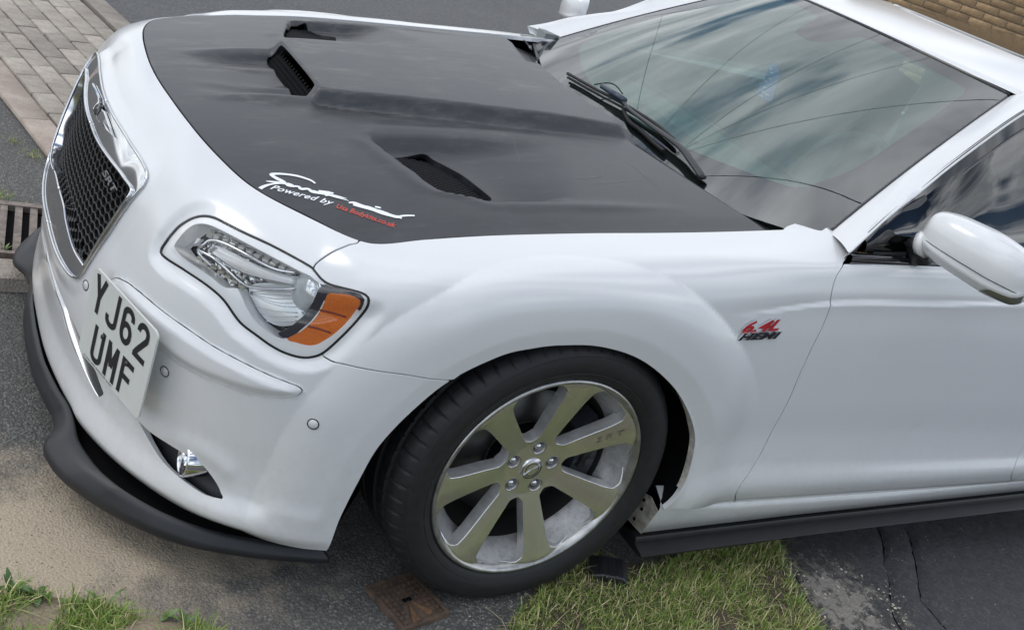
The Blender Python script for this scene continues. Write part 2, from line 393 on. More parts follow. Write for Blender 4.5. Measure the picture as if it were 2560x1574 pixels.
def panel(name, outline, holes, mat, parent, step=.012, fdir=None, gap=.0027, depth=.014, off=0.0, surf=None, mirror=False, both=False, label=None, extra=None, vs=VS, hole_gap=0, flange=True):
    """cut a panel out of the skin; outline/holes in (s,v)"""
    ev = surf or (lambda q: (SK(q), SK(q, GN)))
    polys = [np.asarray(outline, float)*[1, vs]]+[np.asarray(h, float)*[1, vs] for h in holes]
    polys = [resample(np.vstack([p, p[:1]]), step)[:-1] for p in polys]
    _c0 = polys[0][:, 0] < 1e-4
    polys[0] = off_poly(polys[0], gap)
    if both: polys[0][_c0, 0] = 0.0
    for k in range(1, len(polys)): polys[k] = off_poly(polys[k], -hole_gap) if hole_gap else polys[k]
    lo = polys[0].min(0); hi = polys[0].max(0)
    gx, gy = np.meshgrid(np.arange(lo[0], hi[0], step), np.arange(lo[1], hi[1], step)); gx = gx+(.5*step)*(np.arange(gx.shape[0]) % 2)[:, None]
    pts = np.stack([gx.ravel(), gy.ravel()], 1)
    ok = inside(polys[0], pts[:, 0], pts[:, 1])
    for h in polys[1:]: ok &= ~inside(h, pts[:, 0], pts[:, 1])
    pts = pts[ok]
    for h in polys: pts = pts[pdist(pts, np.vstack([h, h[:1]])) > step*.45]
    V2 = []; E = []
    for h in polys:
        o = len(V2); V2 += [tuple(p) for p in h]; E += [(o+i, o+(i+1) % len(h)) for i in range(len(h))]
    nb = len(V2); V2 += [tuple(p) for p in pts]
    r = delaunay_2d_cdt([Vector(v) for v in V2], E, [], 0, 1e-6)
    ov = np.array([tuple(v) for v in r[0]]); of = [tuple(f) for f in r[2]]
    c = np.array([ov[list(f)].mean(0) for f in of]); k = inside(polys[0], c[:, 0], c[:, 1])
    for h in polys[1:]: k &= ~inside(h, c[:, 0], c[:, 1])
    of = [f for f, kk in zip(of, k) if kk]
    used = sorted({i for f in of for i in f}); rm = {a: b for b, a in enumerate(used)}
    ov = ov[used]; of = [tuple(rm[i] for i in f) for f in of]
    q = ov/[1, vs]; P, Nn = ev(q); P = P+Nn*off
    # orientation: make faces face along normals
    f0 = of[len(of)//2]; a_, b_, c_ = P[list(f0)]
    if np.cross(b_-a_, c_-a_) @ Nn[f0[0]] < 0: of = [f[::-1] for f in of]
    V = list(P); NR = list(Nn); F = list(of)
    if flange:
        cnt = {}
        for f in of:
            for i in range(3): e = (f[i], f[(i+1) % 3]); cnt[e] = 1
        bd = [e for e in cnt if (e[1], e[0]) not in cnt]
        if both: bd = [e for e in bd if not (abs(q[e[0], 0]) < 1e-5 and abs(q[e[1], 0]) < 1e-5)]
        mp = {}
        inn = {}
        for a, b in bd:   # in-surface direction into the panel
            t = P[b]-P[a]; d = np.cross(Nn[a], t); d /= np.linalg.norm(d)+1e-12
            for i in (a, b): inn[i] = inn.get(i, 0)+d
        for i in inn:
            d = inn[i]/(np.linalg.norm(inn[i])+1e-9)
            mp[i] = (len(V), len(V)+1, len(V)+2)
            V += [P[i]-d*.0012-Nn[i]*.0012, P[i]-d*.0012-Nn[i]*.0012, P[i]-(Nn[i] if fdir is None else fdir)*depth]; NR += [-d*.8+Nn[i]*.6, -d, -d]
        for a, b in bd:
            F.append((b, a, mp[a][0], mp[b][0])); F.append((mp[b][1], mp[a][1], mp[a][2], mp[b][2]))
    V = np.array(V); NR = np.array(NR)
    if mirror: V = V*[1, -1, 1]; NR = NR*[1, -1, 1]; F = [f[::-1] for f in F]
    if both:
        _k = np.abs(V[:, 1]) < 1e-4; NR[_k, 1] = 0
        n0 = len(V); V = np.vstack([V, V*[1, -1, 1]]); NR = np.vstack([NR, NR*[1, -1, 1]]); F = F+[tuple(i+n0 for i in f[::-1]) for f in F]
    if extra is not None: V, NR = extra(V, NR)
    return mk(name, V, F, mat, parent, True, NR, label=label)
def px(s): return [tuple(float(a) for a in t.split(',')) for t in s.split()]

# ------------------------------------------------------------------ outlines measured on the car (source pixels of the view, dropped on the skin)
def zpx(s, sc, ox, oy): return [(ox+sc*a, oy+sc*b) for a, b in px(s)]
HEAD = zpx('155,435 172,385 255,275 335,195 425,140 520,118 620,132 720,180 900,270 1080,352 1250,440 1430,540 1480,590 1530,650 1600,695 1750,735 1860,765 1920,800 1938,850 1910,930 1800,1060 1650,1210 1540,1300 1450,1333 1350,1335 1220,1300 1100,1240 960,1140 840,1050 770,960 700,860 620,780 500,690 350,590 220,510 168,465', .2976, 350, 500)
GR_OUT = px('262,247 285,290 310,330 340,378 361,412 370,437 362,462 340,490 300,545 255,612 225,658 208,685 196,694 180,688 160,662 140,620 127,575 121,545')
GR_IN = px('226,296 238,335 251,361 277,399 311,444 330,470 327,488 300,528 262,585 232,635 215,664 209,660 190,629 176,585 167,545 163,515')
ARCH = px('822,1372 850,1300 900,1200 950,1115 1030,1030 1130,950 1250,892 1330,873 1400,865 1500,868 1600,900 1680,965 1720,1030 1737,1090 1732,1140 1715,1200 1685,1250 1655,1276')
FOG = px('343,1047 371,1076 413,1104 450,1127 495,1152 520,1177 541,1206 553,1231 560,1248 541,1246 508,1236 466,1208 425,1175 392,1138 367,1096')
MOLD = px('285,692 306,697 333,714 394,765 463,816 532,862 602,901 671,934 736,959 757,971 757,981 741,992 694,993 625,982 556,959 486,929 440,901 400,869 330,800 290,745 268,710')
INTK = px('137,728 153,774 171,839 199,908 227,964 246,997 260,985 240,930 218,880 188,815 165,765 148,725')
SEAM_T = px('900,600 893,607 870,612 830,630 800,650 784,665')
SEAM_B = px('806,890 830,903 880,915 1000,935 1080,948 1133,951')
DSEAM = px('2108,657 2092,690 2080,730 2077,765 2060,810 2035,860 2000,935 1975,995 1940,1060 1905,1130 1875,1180 1850,1215 1838,1240 1830,1262')
EDOOR = px('2545,1145 2535,1170 2528,1190 2520,1210')

# first pass on the plain skin: displacement features, then lift again on the finished skin
def P3(L, n=0, closed=False): return SK(liftl(L, n, closed))
arch3 = P3(ARCH, 6); head2 = liftl(HEAD); grille2 = liftl(GR_OUT)
_flat = G.reshape(-1, 3)
dist_arch = pdist(G, resample(arch3, .03))
above = (G[:, :, 0] < arch3[-1, 0]+.3)
_t = np.clip((.190-dist_arch)/.095, 0, 1); fl = .0235*(2*_t-_t*_t)*(1-.35*sstep(-G[:, :, 0], .30, .50))-.008*np.clip(1-dist_arch/.050, 0, 1)
fl *= 1-.6*sstep(G[:, :, 2], .84, .93)
fl *= 1-sstep(G[:, :, 0], .42, .60)*(1-.0)
fl *= sstep(G[:, :, 2], .16, .34)*.55+.45
disp = fl
# crease along fender and door
cz = ncub([.2, .38, .655, .97, 1.388, 2.4], [.80, .822, .867, .889, .919, .955])(np.clip(G[:, :, 0], .2, 2.4))
tt = G[:, :, 2]-cz; fd = sstep(G[:, :, 0], .30, .62)*(G[:, :, 1] < -.8)
disp = disp+fd*np.where(tt > -.004, -.0060*np.exp(-(np.maximum(tt, 0)/.055)**1.5)*sstep(tt, -.003, .008), 0)
# pocket round the headlamp
_sg, _vg = np.meshgrid(SG, VG, indexing='ij'); S2 = np.stack([_sg, _vg*VS], -1)
h2 = np.vstack([head2, head2[:1]])*[1, VS]
hd = pdist(S2, resample(h2, .02)); hin = inside(head2*[1, VS], S2[..., 0], S2[..., 1])
hc = head2.mean(0)*[1, VS]
low = sstep(-(S2[..., 1]-(hc[1]+.10*(S2[..., 0]-hc[0]))), -.05, .02)      # stronger below and towards the grille
low = np.maximum(low, sstep(-(S2[..., 0]-head2[:, 0].min()), -.10, .0))
disp = disp-np.where(hin, .013*low, .013*low*(1-sstep(hd, .006, .040)))
# raised rim round the grille
g2 = grille2*[1, VS]; gd = pdist(S2, resample(g2, .02)); gin = inside(np.vstack([[-.1, g2[0, 1]], g2, [-.1, g2[-1, 1]]]), S2[..., 0], S2[..., 1])
disp = disp+np.where(gin, .008, .008*(1-sstep(gd, .004, .05)))
def ridge(L, amp, w, n=5):
    global disp
    l = liftl(L, n)*[1, VS]; d = pdist(S2, l)
    # taper the two ends
    e0 = np.linalg.norm(S2-l[0], axis=-1); e1 = np.linalg.norm(S2-l[-1], axis=-1)
    disp = disp+amp*np.exp(-(d/w)**2)
ridge(px('360,1048 410,1080 470,1108 530,1140 565,1170'), .006, .026)
ridge(px('690,1272 740,1285 790,1290'), .0045, .020)
ridge(px('200,1060 330,1190 430,1252 520,1284 640,1300'), .006, .03)
ridge(px('300,600 330,560 400,500'), -.004, .05)
ridge(px('2290,1068 2292,1070'), -.0016, .016)
# moulding bulge
m2 = liftl(MOLD)*[1, VS]; mi = inside(m2, S2[..., 0], S2[..., 1]); md = pdist(S2, np.vstack([m2, m2[:1]]))
disp = disp+np.where(mi, .010*sstep(md, 0, .03)+.002, 0)*1.0
# lip bulge across the nose
G = G+GN*disp[..., None]
GN = gnormals(G)
if GN[300, 100] @ (CAMP-G[300, 100]) < 0: GN = -GN
_bv = make_bvh(G, 3)

def clip0(L):
    """keep the near half (s>=0), ends exactly on the centre line"""
    L = list(map(np.array, L)); out = []
    for k in range(len(L)):
        a = L[k]
        if a[0] >= 0: out.append(a)
        if k < len(L)-1:
            b = L[k+1]
            if (a[0] < 0) != (b[0] < 0): t = a[0]/(a[0]-b[0]); out.append(a+(b-a)*t)
    out = np.array(out)
    for e, f in ((0, 1), (-1, -2)):
        if out[e, 0] > 1e-6:
            out = np.vstack([[[0, out[e, 1]]], out]) if e == 0 else np.vstack([out, [[0, out[e, 1]]]])
    out[0, 0] = 0; out[-1, 0] = 0
    return out
HEAD2 = catmull(liftl(HEAD), 3, True); GRO = clip0(liftl(GR_OUT)); GRI = clip0(liftl(GR_IN)); GRO, GRI = [np.array(p) for p in (GRO, GRI)]
def flat_mid(p, s0=.09):
    out = p.copy(); m_ = len(p)//2
    for part in (slice(0, m_), slice(m_, len(p))):
        q = out[part]; o_ = np.argsort(q[:, 0]); v0 = np.interp(s0, q[o_, 0], q[o_, 1])
        for i in range(len(q)):
            if q[i, 0] < s0: q[i, 1] = v0+(q[i, 1]-v0)*(.35+.3*q[i, 0]/s0)
        out[part] = q
    return out
GRO = flat_mid(GRO); GRI = flat_mid(GRI)
ARC = liftl(ARCH, 5); FOG2 = catmull(liftl(FOG), 2, True); MOLD2 = catmull(liftl(MOLD), 3, True); INT2 = liftl(INTK)
ST2 = liftl(SEAM_T, 4); SB2 = liftl(SEAM_B, 4); DS2 = liftl(DSEAM, 3); ED2 = liftl(EDOOR, 3)
print('HEAD', SK(HEAD2[[0, 5, 12, 18, 24]]).round(3).tolist())
print('INT', SK(INT2).round(3).tolist()); print('DS', SK(DS2[[0, -1]]).round(3).tolist(), 'ED', SK(ED2[[0, -1]]).round(3).tolist())
print('GRO', SK(GRO[[0, 5, 12, -1]]).round(3).tolist())

car = thing('parked_car', 'white saloon car with matt black vented bonnet, seen over its front corner', 'car', (0, 0, 0))
# bumper cover
gro_h = np.vstack([[-.06, GRO[0, 1]], GRO, [-.06, GRO[-1, 1]]])
a0 = ARC[:, :]; ksb = np.argmin(np.linalg.norm((ARC-SB2[-1])*[1, VS], axis=1))
VB = .0
low_arc = ARC[:ksb+1][::-1]         # from seam down to the bottom
hood_edge_v = 1.0
smax_b = ST2[1, 0]
top_b = np.stack([np.linspace(smax_b, 0, 30), np.full(30, hood_edge_v)], 1)
bump_out = np.vstack([[[0, VB]], np.stack([np.linspace(.03, low_arc[-1, 0], 30), np.full(30, VB)], 1), low_arc[::-1][1:], SB2[::-1][1:], ST2[::-1][:-3], top_b])
int_h = np.vstack([[-.06, INT2[0, 1]], INT2, [-.06, INT2[-1, 1]]])
bumper = panel('bumper', bump_out, [gro_h, HEAD2, FOG2, int_h, MOLD2], MT['paint'], car, step=.0095, both=True)
sub = panel('bumper_moulding', MOLD2, [], MT['paint'], bumper, step=.008, gap=.0045, off=.0005, both=False)
# front fender
rear_arc = ARC[ksb:]
fs = liftl(px('1655,1276 1700,1272 1760,1268 1800,1265 1830,1262'))
fend_top = liftl(px('2128,628 2118,600 2100,575 2088,562'), 3)
ctop = liftl(px('2088,562 2060,572 2030,571 2000,562 1985,556'), 3)
fend_top_e = np.stack([np.linspace(_sv[15]-.02, smax_b, 60), np.full(60, hood_edge_v)], 1)
fend_out = np.vstack([SB2, rear_arc[1:], fs[1:], DS2[::-1][1:], fend_top, ctop[1:], fend_top_e, ST2[2:]])
fender = panel('front_fender', fend_out, [HEAD2], MT['paint'], car, step=.009)
fender2 = panel('front_fender', fend_out, [HEAD2], MT['paint'], car, step=.014, mirror=True)
# front door and the start of the rear door
belt = liftl(px('2108,657 2200,658 2320,660 2420,661 2560,661 2700,661'), 2)
bl = np.vstack([belt, [[ED2[0, 0]+.03, belt[-1, 1]]]])
dbot = np.stack([np.linspace(DS2[-1, 0], ED2[-1, 0], 12), np.linspace(DS2[-1, 1], ED2[-1, 1], 12)], 1)
door_out = np.vstack([DS2[:-1], dbot, ED2[::-1][1:], [[ED2[0, 0], .80]], bl[::-1]])
door = panel('front_door', door_out, [], MT['paint'], car, step=.010)
rd_out = np.array([[ED2[0, 0], .80], *ED2[:], [SMAX-.1, ED2[-1, 1]], [SMAX-.1, bl[-1, 1]], [ED2[0, 0], bl[-1, 1]]])
rdoor = panel('rear_door', rd_out, [], MT['paint'], car, step=.03)
# dark inner shell behind the gaps
def in_poly_grid(): pass
shell_out = np.array([[0, .02], [ARC[-1, 0]-.06, .02], [ARC[-1, 0]-.06, .17], [_sv[15], .17], [_sv[15]+.1, .08], [SMAX-.12, .08], [SMAX-.12, .83], [_sv[15], 1.0], [_sv[14], 1.07], [0, 1.07]])
arch_h = np.vstack([[[ARC[0, 0]-.0, -.1]], ARC, [[ARC[-1, 0]+.0, -.1]]])
shell = panel('inner_shell', shell_out, [gro_h, off_poly(HEAD2*[1, VS], .004)/[1, VS], FOG2, int_h, arch_h], MT['dark'], car, step=.03, off=-.016, both=True, flange=False)

# ------------------------------------------------------------------ bonnet
def lifth(u, v, f=None):
    f = f or zh; z = .9
    for k in range(25):
        P = hit(u, v, (0, 0, z), (0, 0, 1)); z = float(f(P[0], P[1]))
    return P
_lf = lambda u, v, o: lifth(u, v, lambda x, y: float(zh(x, y))+o)[:2]
VENT = np.array([_lf(955, 364, .003), _lf(1068, 376, -.020), _lf(1158, 430, -.026), _lf(1240, 487, -.020), _lf(1180, 491, .0), _lf(1114, 476, .003), _lf(1034, 423, .003)])
CV = np.array([(-.474, -.150), (-.474, .150), (-.440, .158), (-.440, -.158)])
def rearx(y): return .402+.165*(np.abs(y)/.76)**1.8
_va = np.abs(VENT[:, 1]); _vf = sorted([(_va[0], VENT[0, 0]), (_va[6], VENT[6, 0]), (_va[5], VENT[5, 0]), (_va[4], VENT[4, 0])]); _vr = sorted([(_va[1], VENT[1, 0]), (_va[2], VENT[2, 0]), (_va[3], VENT[3, 0])])
print('VENT', VENT.round(3).tolist())
def _ext(L):
    L = list(L); (a0, x0), (a1, x1) = L[0], L[1]; (b0, y0), (b1, y1) = L[-2], L[-1]
    L = [(a0-.08, x0-.08*(x1-x0)/(a1-a0)*.8)]+L+[(b1+.08, y1+.08*min(1.2, (y1-y0)/(b1-b0)))]
    return pchip([p[0] for p in L], [p[1] for p in L])
_fxv = _ext(_vf); _rxv = _ext(_vr)
def hz(x, y):
    x = np.asarray(x, float); a = np.abs(np.asarray(y, float)); z = zh(x, a)
    # central plateau, its flanks widening to the rear
    w = np.interp(x, [-.45, -.38, .1, .6], [.172, .192, .235, .25]); fl = np.interp(x, [-.45, .0, .6], [.028, .048, .066])
    P = 1-sstep(a, w, w+fl); front = sstep(x, -.462, -.436); tail = 1-.35*sstep(x, .1, .5)
    pl = .037*P*front*tail
    # ramp in front of the intake between two ridges that start low near the nose
    wr = np.interp(x, [-.72, -.5, -.44], [.135, .158, .165]); k = sstep(x, -.74, -.52)*(1-sstep(x, -.462, -.436))
    pl = pl-.017*k*(1-sstep(a, wr-.03, wr))+.012*k*np.exp(-((a-wr-.018)/.022)**2)+.006*k*np.exp(-((a-.07)/.02)**2)
    # side vents: deep end in front, ramp to the rear, steep inner wall
    fx = _fxv(np.clip(a, .345, .69))       # front edge
    rx = _rxv(np.clip(a, .335, .68))+.012                   # rear edge of the mesh
    L = np.interp(a, [.36, .42, .64], [.42, .34, .16])
    t = (x-rx)/L
    dep = sstep(x, fx-.006, fx+.016)*(1-sstep(t, 0.0, 1.0))
    side = sstep(a, .352, .408)*(1-sstep(a, .625, .655))
    pl = pl-.032*dep*side
    pl = pl+.004*np.exp(-((x-fx+.030)/.025)**2)*sstep(a, .34, .40)*(1-sstep(a, .62, .70))
    pl = pl+.006*np.exp(-((a-.325)/.03)**2)*sstep(x, -.42, -.32)*(1-sstep(x, 0, .3))
    pl = pl+.005*np.exp(-((a-.672)/.02)**2)*sstep(x, -.25, -.1)*(1-sstep(x, .1, .4))
    # rolled rear edge and soft rolled sides
    rr = rearx(a)-x
    pl = pl-.016*(1-sstep(rr, 0.0, .045))-.004*sstep(a, .70, .77)
    return z+pl
def hood_ev(q, f=hz):
    x, y = q[..., 0], q[..., 1]; e = 1e-3
    P = np.stack([x, y, f(x, y)], -1)
    n = np.stack([-(f(x+e, y)-f(x-e, y))/(2*e), -(f(x, y+e)-f(x, y-e))/(2*e), np.ones_like(x)], -1)
    n /= np.linalg.norm(n, axis=-1)[..., None]
    return P, n
def hood_mat():
    m, nt, b = node_mat('faded_matt_black')
    f = noise(nt, 5.5, 8, .62, dist=.6, stretch=(1, 2.2, 1), rot=(0, 0, rad(8))); g = noise(nt, 24, 6, .65, dist=.5, stretch=(.7, 2.6, 1)); h = noise(nt, 260, 2, .6)
    k = mth(nt, 'ADD', mth(nt, 'MULTIPLY', f, .55), mth(nt, 'MULTIPLY', g, .45)); k = mth(nt, 'ADD', mth(nt, 'MULTIPLY', mth(nt, 'SUBTRACT', k, .5), 1.5), .5)
    tc = nt.nodes.new('ShaderNodeTexCoord'); sp = nt.nodes.new('ShaderNodeSeparateXYZ'); nt.links.new(tc.outputs['Object'], sp.inputs[0])
    # wear is heavier in the middle and to the rear, the front near corner is still black
    mr = nt.nodes.new('ShaderNodeMapRange'); mr.inputs['From Min'].default_value = -.62; mr.inputs['From Max'].default_value = .05; mr.inputs['To Min'].default_value = -.14; mr.inputs['To Max'].default_value = .10; nt.links.new(sp.outputs[1], mr.inputs[0])
    k = mth(nt, 'ADD', k, mr.outputs[0])
    nt.links.new(ramp(nt, k, [(.25, (.017, .018, .023)), (.45, (.026, .028, .034)), (.58, (.045, .046, .050)), (.70, (.082, .081, .080)), (.86, (.145, .140, .132))]), b.inputs['Base Color'])
    nt.links.new(ramp(nt, k, [(.3, (.34,)*3), (.7, (.46,)*3)]), b.inputs['Roughness'])
    b.inputs['Specular IOR Level'].default_value = .6
    n1 = bump(nt, b, h, .10, .001)
    return m
MT['hood'] = hood_mat()
he = SK(np.stack([np.linspace(0, _sv[15]-.03, 70), np.full(70, 1.0)], 1))[:, :2]
he = he[he[:, 0] < .57]
ry = np.linspace(-.748, 0, 20)
near_h = np.vstack([he, np.stack([rearx(ry), ry], 1)[1:]])
hood_out = np.vstack([near_h, (near_h*[1, -1])[::-1][1:-1]])
vent2 = np.array([(a, -b) for a, b in VENT][::-1])
hood = panel('bonnet', hood_out, [roundpoly([(a, b, .15) for a, b in VENT], 3), roundpoly([(a, b, .15) for a, b in vent2], 3), roundpoly([(a, b, .12) for a, b in CV], 3)], MT['hood'], car, step=.0078, surf=hood_ev, vs=1, gap=.0055, depth=.02, mirror=False)
# mesh grilles of the vents: a real lattice sunk in each opening
MT['mesh'] = simple('black_mesh', (.018, .018, .02), .8, spec=.12)
def lattice(name, poly, zf, pitch, wire, parent, skew=.6):
    mb = MB(); lo = poly.min(0)-.02; hi = poly.max(0)+.02
    for dr in (1, -1):
        dvec = np.array([math.cos(skew*dr), math.sin(skew*dr)]); nv = np.array([-dvec[1], dvec[0]]); c = (lo+hi)/2; R = np.linalg.norm(hi-lo)/2
        for k in np.arange(-R, R, pitch):
            a = c+nv*k-dvec*R; ts = np.linspace(0, 2*R, 40); pts = a+ts[:, None]*dvec; ok = inside(poly, pts[:, 0], pts[:, 1])
            if ok.sum() < 2: continue
            pts = pts[ok]; P = np.array([(p[0], p[1], zf(p[0], p[1])) for p in pts[[0, len(pts)//2, -1]]])
            for a_, b_ in ((P[0], P[1]), (P[1], P[2])):
                d = b_-a_; L = np.linalg.norm(d)
                if L < 1e-4: continue
                w = np.array([-d[1], d[0], 0])/L*wire
                mb.add([a_-w, b_-w, b_+w, a_+w, a_-w-[0, 0, .002], b_-w-[0, 0, .002], b_+w-[0, 0, .002], a_+w-[0, 0, .002]], [(0, 1, 2, 3), (0, 4, 5, 1), (3, 2, 6, 7)])
    return mb.obj(name, MT['mesh'], parent)
vz = lambda x, y: float(hz(np.clip(x, -.35, -.1), y))-.012
def ventz(x, y):
    a = abs(y); f_ = float(_fxv(np.clip(a, .345, .69))); r_ = float(_rxv(np.clip(a, .335, .68))); return float(zh(x, a))-.020-.026*min(1, max(0, (x-f_)/(r_-f_)))
def cvz(x, y): return float(zh(-.46, y))-.027+min(max(x+.474, 0), .045)*1.15
for nm, po, zf, pit, wi in (('vent_mesh', VENT, ventz, .0085, .0016), ('vent_mesh', vent2, ventz, .0085, .0016), ('vent_mesh', CV, cvz, .0085, .0015)):
    pc = po.mean(0); po2 = pc+(po-pc)*(1.30 if len(po) == 4 else .985)
    vm = lattice(nm, po2, zf, pit, wi, hood)
    z0 = min(zf(*p) for p in po2)-.02
    mk('vent_tray', [(p[0], p[1], z0) for p in pc+(po-pc)*1.3], [tuple(range(len(po)))], MT['dark'], hood, smooth=False)

# lettering decals on the bonnet
def on_hood(u, v, f=hz): return lifth(u, v, f)[:2]
def ribbon_hood(name, strokes, mat, parent, lift_=.0012):
    mb = MB()
    for st in strokes:
        p = catmull([on_hood(a, b) for a, b, w in st], 6); w = catmull([[w*.00058] for a, b, w in st], 6)[:, 0]
        t = np.gradient(p, axis=0); t /= np.linalg.norm(t, axis=1)[:, None]+1e-9; n = np.stack([-t[:, 1], t[:, 0]], 1)
        L = p+n*w[:, None]; R = p-n*w[:, None]; V = []
        for a, b in zip(L, R): V += [(a[0], a[1], float(hz(*a))+lift_), (b[0], b[1], float(hz(*b))+lift_)]
        mb.add(V, [(2*i, 2*i+1, 2*i+3, 2*i+2) for i in range(len(p)-1)])
    return mb.obj(name, mat, parent)
def z6(s): return [(640+a*.1708, 400+b*.1708, w) for a, b, w in [tuple(float(q) for q in t.split(',')) for t in s.split()]]
MT['decal_white'] = simple('decal_white', (.80, .82, .86), .45)
MT['decal_red'] = simple('decal_red', (.62, .07, .045), .45)
script = [z6('865,350,3.5 790,300,5 600,240,6 400,212,6 260,210,7 225,225,7 300,275,8 380,315,8 410,345,8 330,335,6 230,325,5 145,315,2'),
          z6('55,425,8 110,395,7 200,365,5 300,350,4.5 420,350,5 470,380,6 540,390,6 620,395,5 660,430,7 760,430,6 820,470,7 930,490,7 1040,510,6 1150,545,4 1260,575,3 1355,603,1.5'),
          z6('450,350,5 500,365,6 560,395,5'), z6('820,455,5 900,480,7 1000,490,8 1100,490,6 1130,500,5'), z6('915,458,5 990,470,6 1080,482,6'),
          z6('1010,525,4 1080,520,5 1160,530,5 1240,550,4 1325,572,1.5'),
          z6('1355,635,3 1400,628,6 1450,640,8 1520,670,9 1580,690,9 1640,700,8 1700,722,9 1760,745,9 1830,765,9 1900,790,9 1960,812,8 2040,835,8 2080,838,7 2130,862,3'),
          z6('1740,690,4 1780,697,5 1825,708,4'), z6('1420,660,5 1560,700,5 1700,735,6 1850,790,6 2000,830,6'),
          z6('2060,850,6 2110,830,5 2200,820,5 2320,820,4')]
ribbon_hood('script_decal', script, MT['decal_white'], hood)
def text_mesh(body, shear=0.0, bold=0.0, space=1.0):
    c = D.curves.new('t', 'FONT'); c.body = body; c.size = 1; c.shear = shear; c.offset = bold; c.space_character = space; c.resolution_u = 3; c.fill_mode = 'FRONT'
    o = D.objects.new('t', c); COL.objects.link(o); bpy.context.view_layer.update()
    me = o.evaluated_get(bpy.context.evaluated_depsgraph_get()).to_mesh()
    V = np.array([v.co[:] for v in me.vertices]); F = [tuple(p.vertices) for p in me.polygons]
    D.objects.remove(o); D.curves.remove(c)
    lo, hi = V[:, 0].min(), V[:, 0].max(); V[:, 0] = (V[:, 0]-lo)/(hi-lo)
    return V[:, :2], F
def text_hood(name, body, p0, p1, ptop, mat, parent, bold=.01, shear=0, sp=1):
    V, F = text_mesh(body, shear, bold, sp); a = on_hood(*p0); b = on_hood(*p1); c = on_hood(*ptop)-a
    cap = .73; W = [a+v[0]*(b-a)+v[1]/cap*c for v in V]
    return mk(name, [(w[0], w[1], float(hz(*w))+.0012) for w in W], F, mat, parent, smooth=False)
text_hood('small_lettering', 'Powered by', (675, 473), (826, 513), (690, 464), MT['decal_white'], hood, .018, 0, 1.08)
text_hood('red_lettering', 'Usa Bodykits.co.uk', (839, 520), (986, 569), (846, 510.5), MT['decal_red'], hood, .012, 0, 1.05)
# scuffs
scr = [[(1435, 448, .8), (1470, 445, 1), (1502, 440, 1), (1512, 420, .8), (1527, 407, .6)], [(1560, 400, .5), (1600, 430, .8), (1640, 465, .8), (1660, 490, .5)], [(1470, 312, .4), (1420, 335, .7), (1360, 342, .4)], [(1450, 460, .4), (1550, 455, .7), (1640, 440, .4)], [(1268, 388, .5), (1300, 403, .6)], [(1040, 180, .4), (1090, 200, .5), (1130, 212, .3)]]
MT['scuff'] = simple('scuff', (.16, .16, .155), .6)
for q_ in scr: ribbon_hood('scratch', [q_], MT['scuff'], hood, .0009)

# ------------------------------------------------------------------ glass materials
def glass_mat(name, tint, refl_ior=1.6, rough=0.0, base_mix=1.0):
    m = D.materials.new(name); m.use_nodes = True; nt = m.node_tree; nt.nodes.clear()
    o = nt.nodes.new('ShaderNodeOutputMaterial'); t = nt.nodes.new('ShaderNodeBsdfTransparent'); t.inputs[0].default_value = (*tint, 1)
    g = nt.nodes.new('ShaderNodeBsdfGlossy'); g.inputs['Roughness'].default_value = rough; g.inputs['Color'].default_value = (1, 1, 1, 1)
    f = nt.nodes.new('ShaderNodeFresnel'); f.inputs[0].default_value = refl_ior
    x = nt.nodes.new('ShaderNodeMixShader'); nt.links.new(f.outputs[0], x.inputs[0]); nt.links.new(t.outputs[0], x.inputs[1]); nt.links.new(g.outputs[0], x.inputs[2])
    nt.links.new(x.outputs[0], o.inputs[0]); return m
MT['screen'] = glass_mat('windscreen_glass', (.70, .90, .86), 2.3)
MT['privacy'] = glass_mat('tinted_glass', (.10, .12, .14), 1.75)
MT['lens'] = glass_mat('clear_lens', (.99, .995, .995), 1.33)
MT['frit'] = simple('black_frit', (.045, .038, .045), .5, spec=.2)
MT['interior'] = simple('cabin_plastic', (.22, .24, .24), .7, var=.2, vscale=4)
MT['seat'] = simple('seat_cloth', (.20, .22, .22), .8)

# ------------------------------------------------------------------ windscreen
def hitP(u, v, y): return hit(u, v, (0, y, 0), (0, 1, 0))
WB1 = hitP(2078, 572, -.765); WT1 = hitP(2522, 238, -.56)
WB0 = np.array([.475, 0, .935]); WT0 = np.array([1.300, 0, 1.412])
def WS(a, b):
    """a -1..1 (near..far), b 0..1 bottom..top"""
    a = np.asarray(a, float); b = np.asarray(b, float); s = np.sign(a)
    q = np.abs(a)
    k0 = q**2.0; k1 = q**2.2
    B = np.stack([WB0[0]+(WB1[0]-WB0[0])*k0, a*(-WB1[1]), WB0[2]+(WB1[2]-WB0[2])*k0], -1)
    T = np.stack([WT0[0]+(WT1[0]-WT0[0])*k1, a*(-WT1[1]), WT0[2]+(WT1[2]-WT0[2])*k1], -1)
    P = B+(T-B)*b[..., None]
    P = P+np.array([-.5, 0, .86])*(.022*4*b*(1-b)*(1-.5*q**2))[..., None]
    return P
def patch(name, fn, us, vs_, mat, parent, off=None, flip=False, smooth=True, label=None):
    U, Vv = np.meshgrid(us, vs_, indexing='ij'); P = fn(U, Vv)
    return mk(name, P.reshape(-1, 3), grid_faces(len(us), len(vs_), flip=flip), mat, parent, smooth, label=label)
aa = np.linspace(-1, 1, 61); bb = np.linspace(-.06, 1, 31)
screen = patch('windscreen', WS, aa, bb, MT['screen'], car, flip=True)
